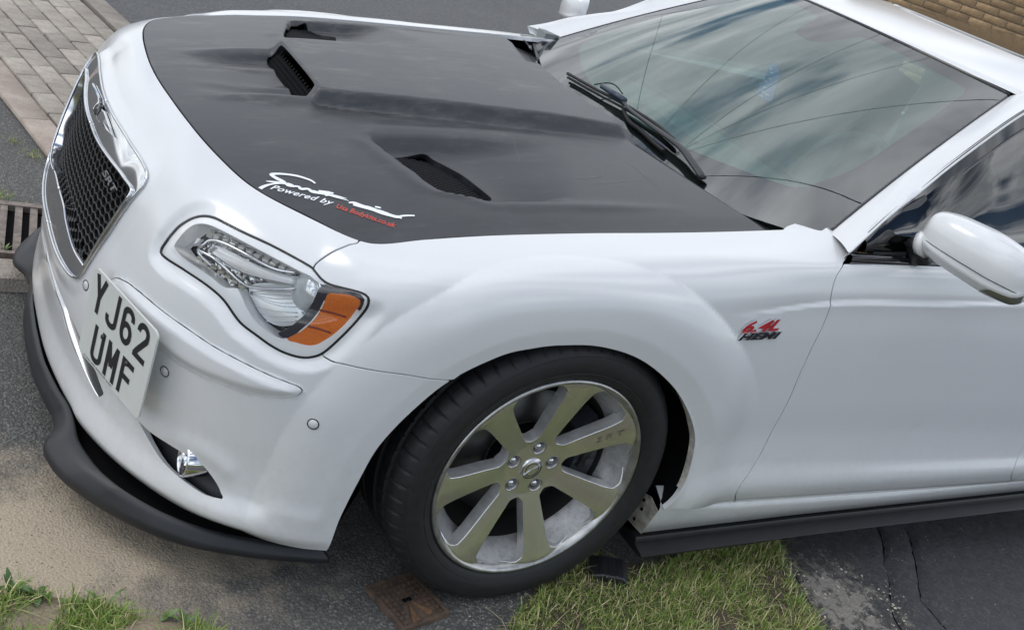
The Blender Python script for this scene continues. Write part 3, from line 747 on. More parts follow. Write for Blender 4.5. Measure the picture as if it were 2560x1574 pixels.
# black ceramic band just under the glass: rings cut with CDT in (a,b)
def ws_ev(o):
    def ev(q):
        P = WS(q[..., 0], q[..., 1]); e = 1e-3
        n = np.cross(WS(q[..., 0]+e, q[..., 1])-P, WS(q[..., 0], q[..., 1]+e)-P); n /= np.linalg.norm(n, axis=-1)[..., None]
        n = np.where(n[..., 2:3] < 0, -n, n); return P+n*o, n
    return ev
clear = roundpoly([(-.82, .125, .12), (-.3, .105, .3), (.3, .105, .3), (.82, .125, .12), (.885, .30, .3), (.885, .70, .3), (.86, .935, .12), (.55, .955, .3), (.17, .955, .2), (.10, .80, .3), (-.10, .80, .3), (-.17, .955, .2), (-.55, .955, .3), (-.86, .935, .12), (-.885, .70, .3), (-.885, .30, .3)], 6)
frit = panel('windscreen_border', [(-1, -.05), (1, -.05), (1, 1), (-1, 1)], [clear], MT['frit'], screen, step=.04, gap=0, surf=ws_ev(-.003), vs=.95, flange=False)
def film():  # added pale teal film: haze painted in to lighten the clear glass
    m = D.materials.new('haze_film'); m.use_nodes = True; nt = m.node_tree; nt.nodes.clear(); o = nt.nodes.new('ShaderNodeOutputMaterial'); t = nt.nodes.new('ShaderNodeBsdfTransparent'); t.inputs[0].default_value = (.80, .95, .92, 1)
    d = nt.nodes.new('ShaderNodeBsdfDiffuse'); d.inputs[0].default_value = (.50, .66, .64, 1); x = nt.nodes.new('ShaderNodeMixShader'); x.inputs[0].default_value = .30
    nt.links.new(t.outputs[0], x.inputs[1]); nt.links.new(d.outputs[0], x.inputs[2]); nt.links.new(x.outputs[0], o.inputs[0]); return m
panel('windscreen_haze', clear, [], film(), screen, step=.04, gap=0, surf=ws_ev(-.0055), vs=.95, flange=False)
# things stuck on the inside: blue parking permit, red sticker far corner
def ws_plane(L):
    """pixels -> (a,b) on the screen"""
    def uvp(A, B):
        P = WS(A, B)-CAMP; z = P@_fw; return np.stack([1280+_f*(P@_rt)/z, 787-_f*(P@_up)/z], -1)
    out = []
    A, B = np.meshgrid(np.linspace(-1, 1, 81), np.linspace(0, 1, 61), indexing='ij'); U = uvp(A, B)
    for u, v in L:
        k = np.argmin(((U-[u, v])**2).sum(-1)); i, j = np.unravel_index(k, A.shape); q = np.array([A[i, j], B[i, j]])
        for it in range(6):
            p0 = uvp(*q); e = 1e-4; J = np.stack([(uvp(q[0]+e, q[1])-p0)/e, (uvp(q[0], q[1]+e)-p0)/e], 1)
            dq = np.linalg.lstsq(J, np.array([u, v])-p0, rcond=None)[0]; q = q+np.clip(dq, -.05, .05)
        out.append(np.clip(q, [-1.05, -.1], [1.05, 1.05]))
    return np.array(out)
MT['sticker_blue'] = simple('sticker_blue', (.10, .26, .42), .6)
MT['sticker_pale'] = simple('sticker_pale', (.36, .50, .52), .6)
MT['sticker_red'] = simple('sticker_red', (.42, .12, .10), .6)
sb = ws_plane([(1922, 160), (1945, 150), (1948, 190), (1930, 255), (1893, 235), (1900, 205), (1912, 200)])
permit = panel('windscreen_sticker', sb, [], MT['sticker_blue'], screen, step=.02, gap=0, surf=ws_ev(-.0045), vs=.95, flange=False, label='small ragged blue paper sticker on the glass')
mbk = MB()
e1 = ws_ev(-.0040)
for (u, v, w, h) in ((1928, 168, 8, 3), (1930, 178, 9, 3), (1920, 184, 5, 3), (1926, 193, 9, 3), (1916, 200, 6, 3), (1912, 214, 9, 3), (1908, 225, 8, 3), (1918, 232, 9, 3), (1905, 236, 6, 3)):
    q = ws_plane([(u-w/2, v-h/2), (u+w/2, v-h/2+3), (u+w/2-1, v+h/2+3), (u-w/2-1, v+h/2)]); P, n = e1(q); mbk.add(P, [(0, 1, 2, 3)])
mbk.obj('sticker_print', MT['sticker_pale'], permit)
sr = ws_plane([(1385, 80), (1425, 66), (1440, 72), (1400, 90)]); panel('windscreen_sticker', sr, [], MT['sticker_red'], screen, step=.02, gap=0, surf=ws_ev(-.0045), vs=.95, flange=False, label='small red sticker at the far lower corner')
# black rubber seal along header and pillars
def wsline(L, o=.004):
    q = np.array(L); P, n = ws_ev(o)(q); return P
seal = MB(); tq = np.linspace(-1, 1, 60)
seal.tube(wsline([(a, 1.006) for a in tq], -.001), .0055, 8)
for s in (-1, 1): seal.tube(wsline([(s*1.003, b) for b in np.linspace(.0, 1.0, 40)], -.002), .0045, 8)
seal.obj('windscreen_seal', MT['gloss_black'], screen, smooth=True)

# ------------------------------------------------------------------ pillars, roof, side glass
PI_IN = px('2088,562 2144,520 2200,478 2250,440 2300,402 2350,366 2400,330 2462,285 2525,240')
PI_OUT = px('2130,628 2168,593 2216,549 2258,514 2303,480 2375,420 2483,339 2560,286 2680,216')
tb = np.linspace(0, 1, len(PI_IN))
pin = np.array([WS(-1.008, b) for b in np.linspace(0, 1, 33)])
yo = np.interp(np.linspace(0, 1, 9), [0, .15, .5, 1], [-.895, -.865, -.79, -.685])
pout = np.array([hitP(u, v, y) for (u, v), y in zip(PI_OUT, yo)]); pout = catmull(pout, 4)
nI, nO = len(pin), len(pout); pin_tail = pin[0]-(pin[3]-pin[0])/np.linalg.norm(pin[3]-pin[0])*.014+[0, .0, -.003]; pout_tail = pout[0]-(pout[3]-pout[0])/np.linalg.norm(pout[3]-pout[0])*.008+[0, .004, -.003]; pout = np.array([np.interp(np.linspace(0, nO-1, nI), np.arange(nO), pout[:, k]) for k in range(3)]).T
# start of the pillar follows the fender edge
def pillar(mir, name='windscreen_pillar'):
    V = []; W = np.linspace(0, 1, 13)
    for a, b in zip(np.vstack([[pin_tail if not mir else pin[0]-(pin[1]-pin[0])*.1], pin]), np.vstack([[pout_tail if not mir else pout[0]-(pout[1]-pout[0])*.1], pout])):
        c = (a+b)/2+(np.array([-.35, -.65, .68]))*.016
        for w in W:
            p = (1-w)**2*a+2*w*(1-w)*c+w*w*b; V.append(p)
        V.append(b+np.array([.01, .014, -.02])); V.append(b+np.array([.03, .04, -.02]))
    V = np.array(V)*([1, -1, 1] if mir else [1, 1, 1])
    return mk(name, V, grid_faces(nI+1, 15, flip=not mir), MT['paint'], car, True)
pl_near = pillar(False); pl_far = pillar(True)
RF0 = WT0
def ZR(x, y):
    a = np.abs(y)/.60; xf = 1.300+(WT1[0]-WT0[0])*(np.abs(y)/.56)**2.2
    return 1.414+.088*(1-np.exp(-(np.maximum(x-1.30, 0))/.36))-.036*np.minimum(a, 1.6)**2.6-.0*xf
def roof_fn(a, t):
    y = a*.70; xs_ = 1.306+(WT1[0]-WT0[0])*(np.abs(np.clip(a*.70/.56, -1.12, 1.12)))**2.2; x = xs_+t*(2.9-xs_)
    yy = y*(1+.0*t); z = ZR(x, yy)-.03*sstep(np.abs(a), .9, 1.0)
    z = z-.008*(1-sstep(x-xs_, 0, .02))
    return np.stack([x, yy, z], -1)
roof = patch('roof', roof_fn, np.linspace(-1, 1, 81), np.r_[0, .004, .008, .012, np.linspace(.02, 1, 50)], MT['paint'], car)
def sr_fn(a, t):
    y = a*(.42+.0*t); x0 = 1.70+.16*np.abs(a)**3; x = x0+t*(2.7-x0); return np.stack([x, y, ZR(x, y)+.004-.02*sstep(np.abs(a), .97, 1.0)-.02*(1-sstep(t, 0, .01))], -1)
patch('roof_glass', sr_fn, np.linspace(-1, 1, 41), np.linspace(0, 1, 30), MT['gloss_black'], roof)
# side window plane: belt line to the outer pillar edge
belt3 = np.array([hitP(u, v, -.893) for u, v in px('2134,631 2200,633 2300,634 2420,635 2560,636 2700,637')])
belt3[:, 2] = np.interp(belt3[:, 0], [.68, 1.8], [.985, 1.03])
def Zb(x): return np.interp(x, [.60, .68, 1.8, 2.6], [.978, .984, 1.028, 1.05])
top = pout[4:]; topx = np.r_[top[:, 0], 1.8, 2.4]; topy = np.r_[top[:, 1], -.665, -.665]; topz = np.r_[top[:, 2], 1.41, 1.43]
def SW(x, h):
    """h 0 belt .. 1 top frame"""
    x = np.asarray(x, float); tx = np.interp(x, topx, topx); ty = np.interp(x, topx, topy); tz = np.interp(x, topx, topz)
    zb = Zb(x); tz = np.maximum(tz, zb+.001)
    y = -.888+(ty+.888)*h+(-.018*4*h*(1-h)); return np.stack([x, y+.016, zb+(tz-zb)*h], -1)
xs_ = np.r_[np.linspace(topx[0], 1.4, 40), np.linspace(1.42, 2.3, 20)]
sw = patch('side_window', SW, xs_, np.linspace(0, 1, 16), MT['privacy'], car, flip=False)
_f2 = patch('side_window', lambda x, h: SW(x, h)*np.array([1, -1, 1]), xs_, np.linspace(0, 1, 8), MT['privacy'], car, flip=True)
fr = MB()
fr.tube(pout[1:]+np.array([.008, .014, -.016]), .009, 8)
fr.obj('window_seal', MT['gloss_black'], sw, smooth=True)
def framestrip(name, lo, hi, off, mat, parent, x0, x1, n=60):
    """strip below the pillar edge between inward distances lo..hi (metres along the window)"""
    V = []
    for x in np.linspace(x0, x1, n):
        T = SW(x, 1.0); B = SW(x, 0.0); L = np.linalg.norm(T-B)+1e-6; d = (B-T)/L
        for k in (lo, hi):
            kk = min(k, L*.98); V.append(T+d*kk+np.array([0, -off, off*.4]))
    return mk(name, V, grid_faces(n, 2), mat, parent, True)
framestrip('window_frame', .0, .050, .007, MT['gloss_black'], sw, topx[0]+.01, 2.3)
MT['seal_grey'] = simple('seal_grey', (.10, .10, .10), .35)
framestrip('window_trim', .050, .056, .009, MT['seal_grey'], sw, topx[0]+.05, 2.3)
# corner triangle behind the mirror and the belt moulding
tri = np.array([SW(.79, .0), SW(1.02, 0.0), SW(.985, .88), SW(.90, .9)])+[0, -.004, .001]
mk('mirror_triangle', tri, [(0, 1, 2, 3)], MT['black_plastic'], sw, False)
bm = MB(); n = 40; V = []
for x in np.linspace(.700, 2.3, n):
    yb = -.8965; zb = Zb(x)
    for dy, dz in ((.010, -.024), (-.001, -.022), (-.004, -.012), (-.001, -.001), (.012, .002), (.03, -.002)): V.append((x+(.012 if dz > -.015 else 0)*(x < .70), yb+dy, zb+dz))
mk('belt_moulding', V, grid_faces(n, 6), MT['gloss_black'], door, True)

# ------------------------------------------------------------------ cabin seen through the glass
mb = MB()
dash = patch('dashboard', lambda u, v: np.stack([.60+.10*np.abs(u)**2+v*.42, u*.70, .925+.01*np.sin(v*9)*0+.035*sstep(v, .2, .9)*(1-.4*u*u)], -1), np.linspace(-1, 1, 24), np.linspace(0, 1, 12), MT['interior'], car)
mb = MB(); mb.box((.82, .12, .945), (.10, .34, .004)); mb.box((.80, -.45, .952), (.09, .30, .004)); mb.box((1.02, 0, .80), (.02, 1.3, .34)); mb.obj('dashboard_vents', simple('cabin_dark', (.10, .105, .105), .7), dash)
cab = MB(); cab.box((1.75, 0, .60), (1.9, 1.40, .06)); cab.box((2.55, 0, .95), (.1, 1.3, .9)); cab.box((1.7, .80, .78), (2.0, .06, .46)); cab.box((2.0, 0, 1.37), (1.15, 1.1, .02)); cab.obj('cabin_floor', MT['seat'], car)
for yy in (-.38, .38):
    s = MB(); s.box((1.72, yy, .92), (.16, .50, .72), Matrix.Rotation(.25, 3, 'Y')); s.box((1.84, yy, 1.33), (.10, .27, .18), Matrix.Rotation(.2, 3, 'Y'))
    s.obj('front_seat', MT['seat'], car)
wc = np.array([1.13, .38, .98]); t = np.linspace(0, 2*PI, 40); cs = .185
ring_ = np.stack([wc[0]+np.sin(t)*cs*.42, wc[1]+np.cos(t)*cs, wc[2]+np.sin(t)*cs*.9], 1)
# left-hand-drive wheel sits behind the near part of the dash
ring_[:, 1] -= .76
w_ = MB(); w_.tube(ring_, .013, 8, cap=False); w_.obj('steering_wheel', simple('wheel_leather', (.16, .17, .17), .5), car, smooth=True)

q_ = [(.60, .775, .985), (.66, .80, .985), (.75, .80, .982), (.80, .745, .99), (.74, .70, .965), (.62, .70, .955)]
mk('corner_panel', q_, [tuple(range(6))], MT['gloss_black'], car, False)

# ------------------------------------------------------------------ cowl and wipers
def cow(u, v): y = u*.74; return np.stack([rearx(y)-.02+v*.14, y, zh(rearx(y), y)-.028-.02*v], -1)
patch('cowl_panel', cow, np.linspace(-1, 1, 30), np.linspace(0, 1, 4), MT['black_plastic'], car)
def wsp(u, v, h=0.0):
    q = ws_plane([(u, v)]); P, n = ws_ev(h)(q); return P[0]
def wiper(pts_blade, pts_arm, mir=False):
    root = None
    b = MB(); P = np.array([wsp(u, v, .022) for u, v in pts_blade]); P = catmull(P, 6)
    b.tube(P, np.r_[.007, np.full(len(P)-2, .0062), .004], 6, flat=.8)
    Q = P-np.array([0, 0, .0])+np.array([.004, 0, -.012]); b.tube(Q, .004, 6)
    bl = b.obj('wiper_blade', MT['rubber'], None, smooth=True)
    return bl
blade = wiper(px('1424,200 1500,243 1560,275 1640,325 1688,366'), None); blade.parent = car; blade.name = 'wiper_blade'
a = MB()
P = np.array([wsp(*p, .034) for p in px('1560,272 1580,300 1640,345 1700,390 1728,420 1765,452')]); P[-2:, 2] -= [.004, .02]; P = catmull(P, 5)
a.tube(P, np.interp(np.linspace(0, 1, len(P)), [0, .15, .4, 1], [.007, .008, .0125, .014]), 8, flat=.5)
arm = a.obj('wiper_arm', MT['black_plastic'], car, smooth=True)
a = MB(); c0 = wsp(1512, 242, .036); c1 = wsp(1566, 278, .036); a.tube([c0, (c0+c1)/2, c1], [.010, .0115, .0105], 8, flat=.9)
a.obj('wiper_clip', simple('clip_blue_black', (.022, .036, .062), .3), arm, smooth=True)
a = MB(); P = catmull([wsp(*p, .028) for p in px('1490,232 1525,228 1545,236 1560,255')], 5); a.tube(P, .0022, 5); a.obj('washer_tube', MT['rubber'], arm, smooth=True)
a = MB(); P = catmull([wsp(*p, .016) for p in px('1560,285 1575,315 1600,335 1640,372 1660,388')], 5); a.tube(P, .006, 6); a.obj('spring_cover', MT['rubber'], arm, smooth=True)
a = MB(); P = catmull([wsp(*p, .020) for p in px('1275,98 1310,120 1350,166')], 5); a.tube(P, .006, 6, flat=.6); a.obj('wiper_arm', MT['black_plastic'], car, smooth=True)

# ------------------------------------------------------------------ radiator grille
def ring_panel(name, outer, inner, mat, parent, off, step=.010, depth=.012, both=False, gap=0, mirror=False):
    return panel(name, outer, [inner], mat, parent, step=step, off=off, both=both, gap=gap, depth=depth, mirror=mirror)
gri_h = np.vstack([[-.06, GRI[0, 1]], GRI, [-.06, GRI[-1, 1]]])
gro_c = np.vstack([[0, GRO[0, 1]], GRO[1:-1], [0, GRO[-1, 1]]])
GR = thing  # alias kept simple
gframe = ring_panel('grille_surround', gro_c, gri_h, MT['chrome'], car, .001, step=.008, depth=.035, both=True, gap=.001)
lip = MB()
def on_skin(q, o): return SK(q)+SK(q, GN)*o
for sgn in (1, -1):
    for pl_, o_, r_ in ((GRI, .003, .0035), (GRO, .004, .003)):
        P = on_skin(catmull(pl_, 4), o_)*[1, sgn, 1]; lip.tube(P, r_, 6)
lip.obj('grille_lip', MT['chrome'], gframe, smooth=True)
g_in = np.vstack([[0, GRI[0, 1]], GRI[1:-1], [0, GRI[-1, 1]]])*[1, VS]
hx, hy = .0165, .0112       # half cell pitch across and up
mb = MB(); pg = off_poly(g_in, -.004)
for r in range(-2, 40):
    for c in range(-1, 20):
        cx = c*hx*2+(hx if r % 2 else 0); cy = GRI[-1, 1]*VS-.02+r*hy*1.5
        if not inside(pg, cx, cy): continue
        for sg in (1, -1):
            if cx == 0 and sg < 0: continue
            ring0 = []; ring1 = []; ring2 = []
            for k in range(6):
                t = PI/6+k*PI/3; d = np.array([math.cos(t)*hx*1.16, math.sin(t)*hy*1.0])
                for lst, f, o in ((ring0, 1.0, -.020), (ring1, .80, -.022), (ring2, .62, -.045)):
                    q = np.array([cx, cy])+d*f; q = q/[1, VS]; q0 = np.array([abs(q[0]), q[1]]); p = on_skin(q0, o)
                    p = p*[1, -1 if q[0] < 0 else 1, 1]; lst.append(p*[1, sg, 1])
            V = ring0+ring1+ring2
            F = [(k, (k+1) % 6, 6+(k+1) % 6, 6+k) for k in range(6)]+[(6+k, 6+(k+1) % 6, 12+(k+1) % 6, 12+k) for k in range(6)]
            mb.add(V, F)
gm_ = mb.obj('grille_mesh', simple('grille_black', (.012, .012, .013), .42, spec=.35), gframe); gm_['kind'] = 'stuff'
panel('grille_backing', np.vstack([[0, GRO[0, 1]], GRO[1:-1], [0, GRO[-1, 1]]]), [], MT['dark'], gframe, step=.03, off=-.06, both=True, flange=False, gap=0)
# winged badge on the top bar and the letter badge
def lift_off(u, v, o):
    return on_skin(lift(u, v), o)
def slab_poly(name, P, n_off, mat, parent, bevel=.75):
    """polygon (3D points, ordered) raised along n with chamfered edge"""
    P = np.array(P); c = P.mean(0); n = np.asarray(n_off); T = P+n; T2 = c+(P-c)*bevel+n*1.35; m = len(P)
    V = np.vstack([P, T, T2, [c+n*1.5]]); F = [(i, (i+1) % m, m+(i+1) % m, m+i) for i in range(m)]+[(m+i, m+(i+1) % m, 2*m+(i+1) % m, 2*m+i) for i in range(m)]+[(2*m+i, 2*m+(i+1) % m, 3*m) for i in range(m)]
    return V, F
def vmid(s_):
    n_ = len(GRO)//2; m_ = len(GRI)//2; return .5*(np.interp(s_, GRO[:6, 0], GRO[:6, 1])+np.interp(s_, GRI[:5, 0], GRI[:5, 1]))+.006
bd = MB()
for sg in (1, -1):
    L = [(.022, .013), (.05, .017), (.09, .015), (.14, .010), (.185, .003), (.14, -.002), (.10, -.003), (.095, -.007), (.06, -.008), (.055, -.012), (.022, -.013)]
    P = [on_skin(np.array([a_, vmid(a_)+b_/VS]), .003)*[1, sg, 1] for a_, b_ in L]; n = SK(np.array([.09, vmid(.09)]), GN)*[1, sg, 1]*.005; V_, F_ = slab_poly('', P, n, None, None, .86); bd.add(V_, F_)
wb = bd.obj('winged_badge', MT['chrome'], gframe)
bd = MB(); P = [on_skin(np.array([abs(.024*math.cos(t)), vmid(0)+.015/VS*math.sin(t)]), .004)*[1, -1 if math.cos(t) < 0 else 1, 1] for t in np.linspace(0, 2*PI, 20)[:-1]]; V_, F_ = slab_poly('', P, SK(np.array([0, vmid(0)]), GN)*.006, None, None, .8); bd.add(V_, F_); bd.obj('badge_centre', MT['gloss_black'], wb)
def text3(name, body, o, ex, ey, th, mats, parent, shear=0, bold=.0, sp=1.0):
    """o origin, ex vector of full width, ey vector of cap height, th thickness along normal"""
    V, F = text_mesh(body, shear, bold, sp); n = np.cross(ex, ey); n /= np.linalg.norm(n)
    if n @ (CAMP-o) < 0: n = -n
    Q = np.array([o+v[0]*ex+v[1]/.73*ey for v in V])
    cnt = {}
    for f in F:
        for i in range(len(f)): cnt[(f[i], f[(i+1) % len(f)])] = 1
    m = len(Q); VV_ = np.vstack([Q+n*th, Q, Q+n*(th+.0003)]); FF = list(F); MI = [0]*len(F)
    for a, b in [e for e in cnt if (e[1], e[0]) not in cnt]: FF.append((b, a, m+a, m+b)); MI.append(1)
    ob = mk(name, VV_[:2*m], FF, mats, parent, False); ob.data.polygons.foreach_set('material_index', MI); return ob
o = lift_off(253, 432, -.010); ex = (lift_off(287, 494, -.008)-o)*.92; ey = lift_off(262, 420, -.010)-lift_off(252, 436, -.010)
text3('letter_badge', 'SRT', o, ex, ey*.92, .008, [simple('badge_silver', (.34, .34, .35), .25, .7), MT['chrome']], gframe, .25, .03)

# ------------------------------------------------------------------ headlamp
def _sm(p): return catmull(p, 3, True)
def zh_(s): return liftl(zpx(s, .2976, 350, 500))
lampo = HEAD2
def head_part(name, out, holes, mat, off, parent, step=.01, mir=False, gap=0, depth=.012, flange=True):
    return panel(name, out, holes, mat, parent, step=step, off=off, gap=gap, mirror=mir, depth=depth, flange=flange)
o1 = off_poly(HEAD2*[1, VS], .0022)/[1, VS]; o2 = off_poly(HEAD2*[1, VS], .0052)/[1, VS]; o3 = off_poly(HEAD2*[1, VS], .019)/[1, VS]
MT['silver'] = simple('satin_silver', (.62, .63, .64), .28, .85, var=.06)
MT['bright'] = simple('lamp_bezel', (.97, .97, .97), .22, .0, coat=.6)
def faceted():
    m, nt, b = node_mat('faceted_reflector'); tc = nt.nodes.new('ShaderNodeTexCoord'); v = nt.nodes.new('ShaderNodeTexVoronoi'); v.inputs['Scale'].default_value = 75; nt.links.new(tc.outputs['Object'], v.inputs['Vector'])
    b.inputs['Base Color'].default_value = (.82, .83, .83, 1); b.inputs['Metallic'].default_value = .75; b.inputs['Roughness'].default_value = .14; bump(nt, b, v.outputs['Distance'], .7, .012); return m
MT['lampback'] = faceted()
MT['ribbed'] = simple('ribbed_reflector', (.82, .84, .85), .18, .45)
def amber():
    m, nt, b = node_mat('amber_lens'); tc = nt.nodes.new('ShaderNodeTexCoord')
    v = nt.nodes.new('ShaderNodeTexVoronoi'); v.inputs['Scale'].default_value = 620; nt.links.new(tc.outputs['Object'], v.inputs['Vector'])
    nt.links.new(ramp(nt, v.outputs['Distance'], [(.1, (1.0, .33, .012)), (.6, (.80, .17, .005))]), b.inputs['Base Color'])
    b.inputs['Roughness'].default_value = .25; b.inputs['Coat Weight'].default_value = .8; bump(nt, b, v.outputs['Distance'], .5, .003); return m
MT['amber'] = amber()
for mir in (False, True):
    lamp = panel('headlamp', o1, [o2], MT['rubber'], car, step=.008, off=.000, gap=0, mirror=mir, depth=.05)
    # housing floor
    panel('lamp_floor', HEAD2, [], MT['lampback'], lamp, step=.02, off=-.058, gap=-.01, mirror=mir, flange=False)
    AMB = _sm(zh_('1592,785 1680,790 1765,802 1835,842 1848,880 1815,935 1740,1030 1640,1125 1545,1190 1470,1226 1400,1228 1320,1208 1222,1176 1330,1115 1430,1030 1500,940 1545,850 1565,800'))
    INN = _sm(zh_('272,390 310,320 380,240 450,195 540,190 640,225 800,305 1000,410 1200,515 1340,590 1420,625 1500,690 1560,712 1590,760 1560,800 1520,900 1430,1020 1330,1110 1210,1172 1130,1150 1050,1100 960,1020 900,930 860,850 825,770 800,742 700,740 600,660 500,590 400,525 330,470'))
    if mir and False: continue
    if not mir:
        SM = zh_('1548,700 1620,722 1750,755 1858,786 1890,838 1876,900 1848,952 1815,935 1848,880 1835,842 1765,802 1680,790 1592,785 1565,800 1545,850 1500,940 1430,1030 1330,1115 1222,1176 1140,1130 1250,1085 1370,980 1440,880 1480,790 1505,730')
        panel('lamp_bezel', o2, [INN, AMB, SM], MT['bright'], lamp, step=.009, off=-.0025, gap=0, depth=.040)
        ap = panel('amber_reflector', AMB, [], MT['amber'], lamp, step=.008, off=-.0045, gap=.001, depth=.02)
        for L in ('1500,925 1600,948 1730,985', '1410,1062 1500,1085 1600,1118'):
            dk = MB(); q = zh_(L); dk.tube(on_skin(catmull(q, 4), -.004), .0022, 5); dk.obj('divider_line', simple('amber_dark', (.22, .03, .004), .4), ap)
        # edge strip in smoked black between amber and projector
        panel('lamp_side_panel', SM, [AMB], simple('smoked_black', (.035, .032, .045), .12, coat=.5), lamp, step=.01, off=-.0075, gap=0, depth=.02)
        # bright lower bowl with ribs
        BW = zh_('850,745 960,735 1080,745 1200,760 1300,700 1400,700 1430,800 1420,900 1350,1000 1250,1075 1130,1085 1030,1050 950,970 890,860')
        bw = panel('reflector_bowl', _sm(BW), [], MT['ribbed'], lamp, step=.008, off=-.034, gap=0, depth=.02)
        rb = MB()
        for k in range(8):
            t = k/7; q = np.array([zh_('860,%d' % (770+t*40))[0], zh_('1080,%d' % (790+t*170))[0], zh_('1300,%d' % (800+t*190))[0]]) if k < 5 else np.array([zh_('%d,%d' % (900+(k-4)*30, 860+(k-4)*60))[0], zh_('1080,%d' % (900+(k-4)*50))[0], zh_('1290,%d' % (920+(k-4)*40))[0]])
            rb.tube(on_skin(catmull(q, 4), -.033), .0011, 5)
        rb.obj('bowl_rib', MT['chrome'], bw, smooth=True)
        # ribbed inner reflector strip
        RS_ = zh_('500,395 560,350 640,375 760,430 900,500 1040,560 1180,600 1310,620 1330,700 1200,745 1060,730 940,680 800,640 680,580 560,500 500,440')
        rs = panel('inner_reflector', _sm(RS_), [], simple('reflector_grey', (.50, .51, .51), .22, .5), lamp, step=.008, off=-.030, gap=0, depth=.03)
        rb = MB()
        for k in range(11):
            t = (k+.5)/11
            tl = np.array([560, 360]); tm = np.array([900, 505]); tr = np.array([1310, 625]); bl_ = np.array([505, 440]); bm_ = np.array([800, 635]); br = np.array([1290, 735])
            q = np.array([lift(350+.2976*p[0], 500+.2976*p[1]) for p in (tl*(1-t)+bl_*t, tm*(1-t)+bm_*t, tr*(1-t)+br*t)])
            rb.tube(on_skin(catmull(q, 5), -.0285), .0013, 5)
        rb.obj('reflector_rib', MT['silver'], rs, smooth=True)
        # U-shaped light tube
        q = zh_('560,575 450,480 425,425 470,370 520,325 590,315 700,350 860,430 1000,510 1130,565 1290,590'); lt = MB(); lt.tube(on_skin(catmull(q, 5), -.020), .0030, 8)
        q = zh_('425,425 560,500 700,620 800,700 900,745 1100,770 1280,765'); lt.tube(on_skin(catmull(q, 5), -.020), .0027, 8)
        lt.obj('light_tube', MT['chrome'], lamp, smooth=True)
        # LED rows and small bright facets
        le = MB()
        for k in range(7):
            u, v = 440+62*k, 500+38*k; P = lift_off(350+.2976*u, 500+.2976*v, -.022); le.box(P, (.012, .010, .006), Matrix.Rotation(-.7, 3, 'Z'))
        le.obj('lamp_facets', simple('led_pale', (.55, .53, .44), .25, .2), lamp)
        le = MB()
        for k in range(11):
            u, v = 520+72*k, 235+34*k; P = lift_off(350+.2976*u, 500+.2976*v, -.030); le.box(P, (.012, .014, .012), Matrix.Rotation(-.6+random.uniform(-.3, .3), 3, 'Z'))
        le.obj('lamp_facets', simple('facet_grey', (.60, .60, .57), .15, .5), lamp)
        P0 = lift_off(350+.2976*395, 500+.2976*300, -.026); le = MB(); q = [lift_off(350+.2976*a, 500+.2976*b, -.024) for a, b in ((290, 385), (400, 280), (470, 300), (420, 380))]; le.add(q, [(0, 1, 2, 3)]); le.obj('corner_mirror', MT['chrome'], lamp)
        # projector lens
        pc_ = lift(350+.2976*1362, 500+.2976*820); PC = on_skin(pc_, -.036); ax = SK(pc_, GN)*.35+np.array([-.9, -.2, .05]); ax /= np.linalg.norm(ax)
        lathe([(.046, -.01), (.046, .004), (.041, .006), (.038, .001)], PC, ax, 36, 'projector_ring', MT['chrome'], lamp)
        lathe([(.0385, .002)]+[(.0385*math.cos(t), .002+.020*math.sin(t)) for t in np.linspace(.1, PI/2, 10)], PC, ax, 36, 'projector_lens', simple('lens_ball', (.72, .75, .76), .05, .35, coat=1), lamp)
    cover = panel('lamp_lens', o2, [], MT['lens'], lamp, step=.012, off=.0005, gap=-.001, mirror=mir, flange=False)

# ------------------------------------------------------------------ lower intake, fog lamp, sensors
for m_ in (False, True): panel('intake_backing', int_h[1:-1], [], MT['dark'], car, step=.02, off=-.045, gap=-.02, mirror=m_, flange=False)
q = liftl(px('139,735 155,778 173,842 201,910 229,966 243,990')); mb = MB(); V = []
_qc = clip0(catmull(q, 5)); 
for i_, a in enumerate(_qc[:-1] if _qc[-1][0] == 0 and len(_qc) > 3 and _qc[-2][0] > .02 else _qc):
    k_ = .7*(1-sstep(a[0], .30, .50)*.95)
    for o_, dv in ((-.004, -.002), (.0, .003*k_), (-.003, .010*k_), (-.010, .017*k_), (-.03, .020*k_)): V.append(on_skin(a+[0, dv/VS], o_))
for sg in (1, -1): mk('intake_chrome_strip', np.array(V)*[1, sg, 1], grid_faces(len(V)//5, 5), MT['silver'], bumper, True)
for mir in (False, True):
    fp = panel('fog_lamp_recess', FOG2, [], MT['black_plastic'], car, step=.012, off=-.030, gap=-.012, mirror=mir, flange=False)
    fc = on_skin(lift(470, 1158), -.022)*[1, -1 if mir else 1, 1]; fa = np.array([-.97, 0, .08])
    lathe([(.036, -.02), (.038, .022), (.036, .026), (.033, .026), (.030, .016), (.022, .006), (.010, .0), (.0001, -.001)], fc, fa, 32, 'fog_lamp', MT['chrome'], fp)
    lathe([(.0335, .023), (.02, .026), (.0001, .0275)], fc, fa, 32, 'fog_lens', MT['lens'], fp)
def dot(u, v, r=.0125):
    q = lift(u, v); P = on_skin(q, .0005); n = SK(q, GN)
    lathe([(r*.84, -.002), (r*.84, .0008), (r, .0008), (r, -.003)], P, n, 28, 'sensor_ring', MT['gloss_black'], bumper)
    lathe([(.0001, .0022), (r*.7, .0018), (r*.82, .0004), (r*.82, -.003)], P, n, 28, 'parking_sensor', MT['paint'], bumper)
for u, v in ((215, 713), (412, 928), (783, 1059)): dot(u, v)

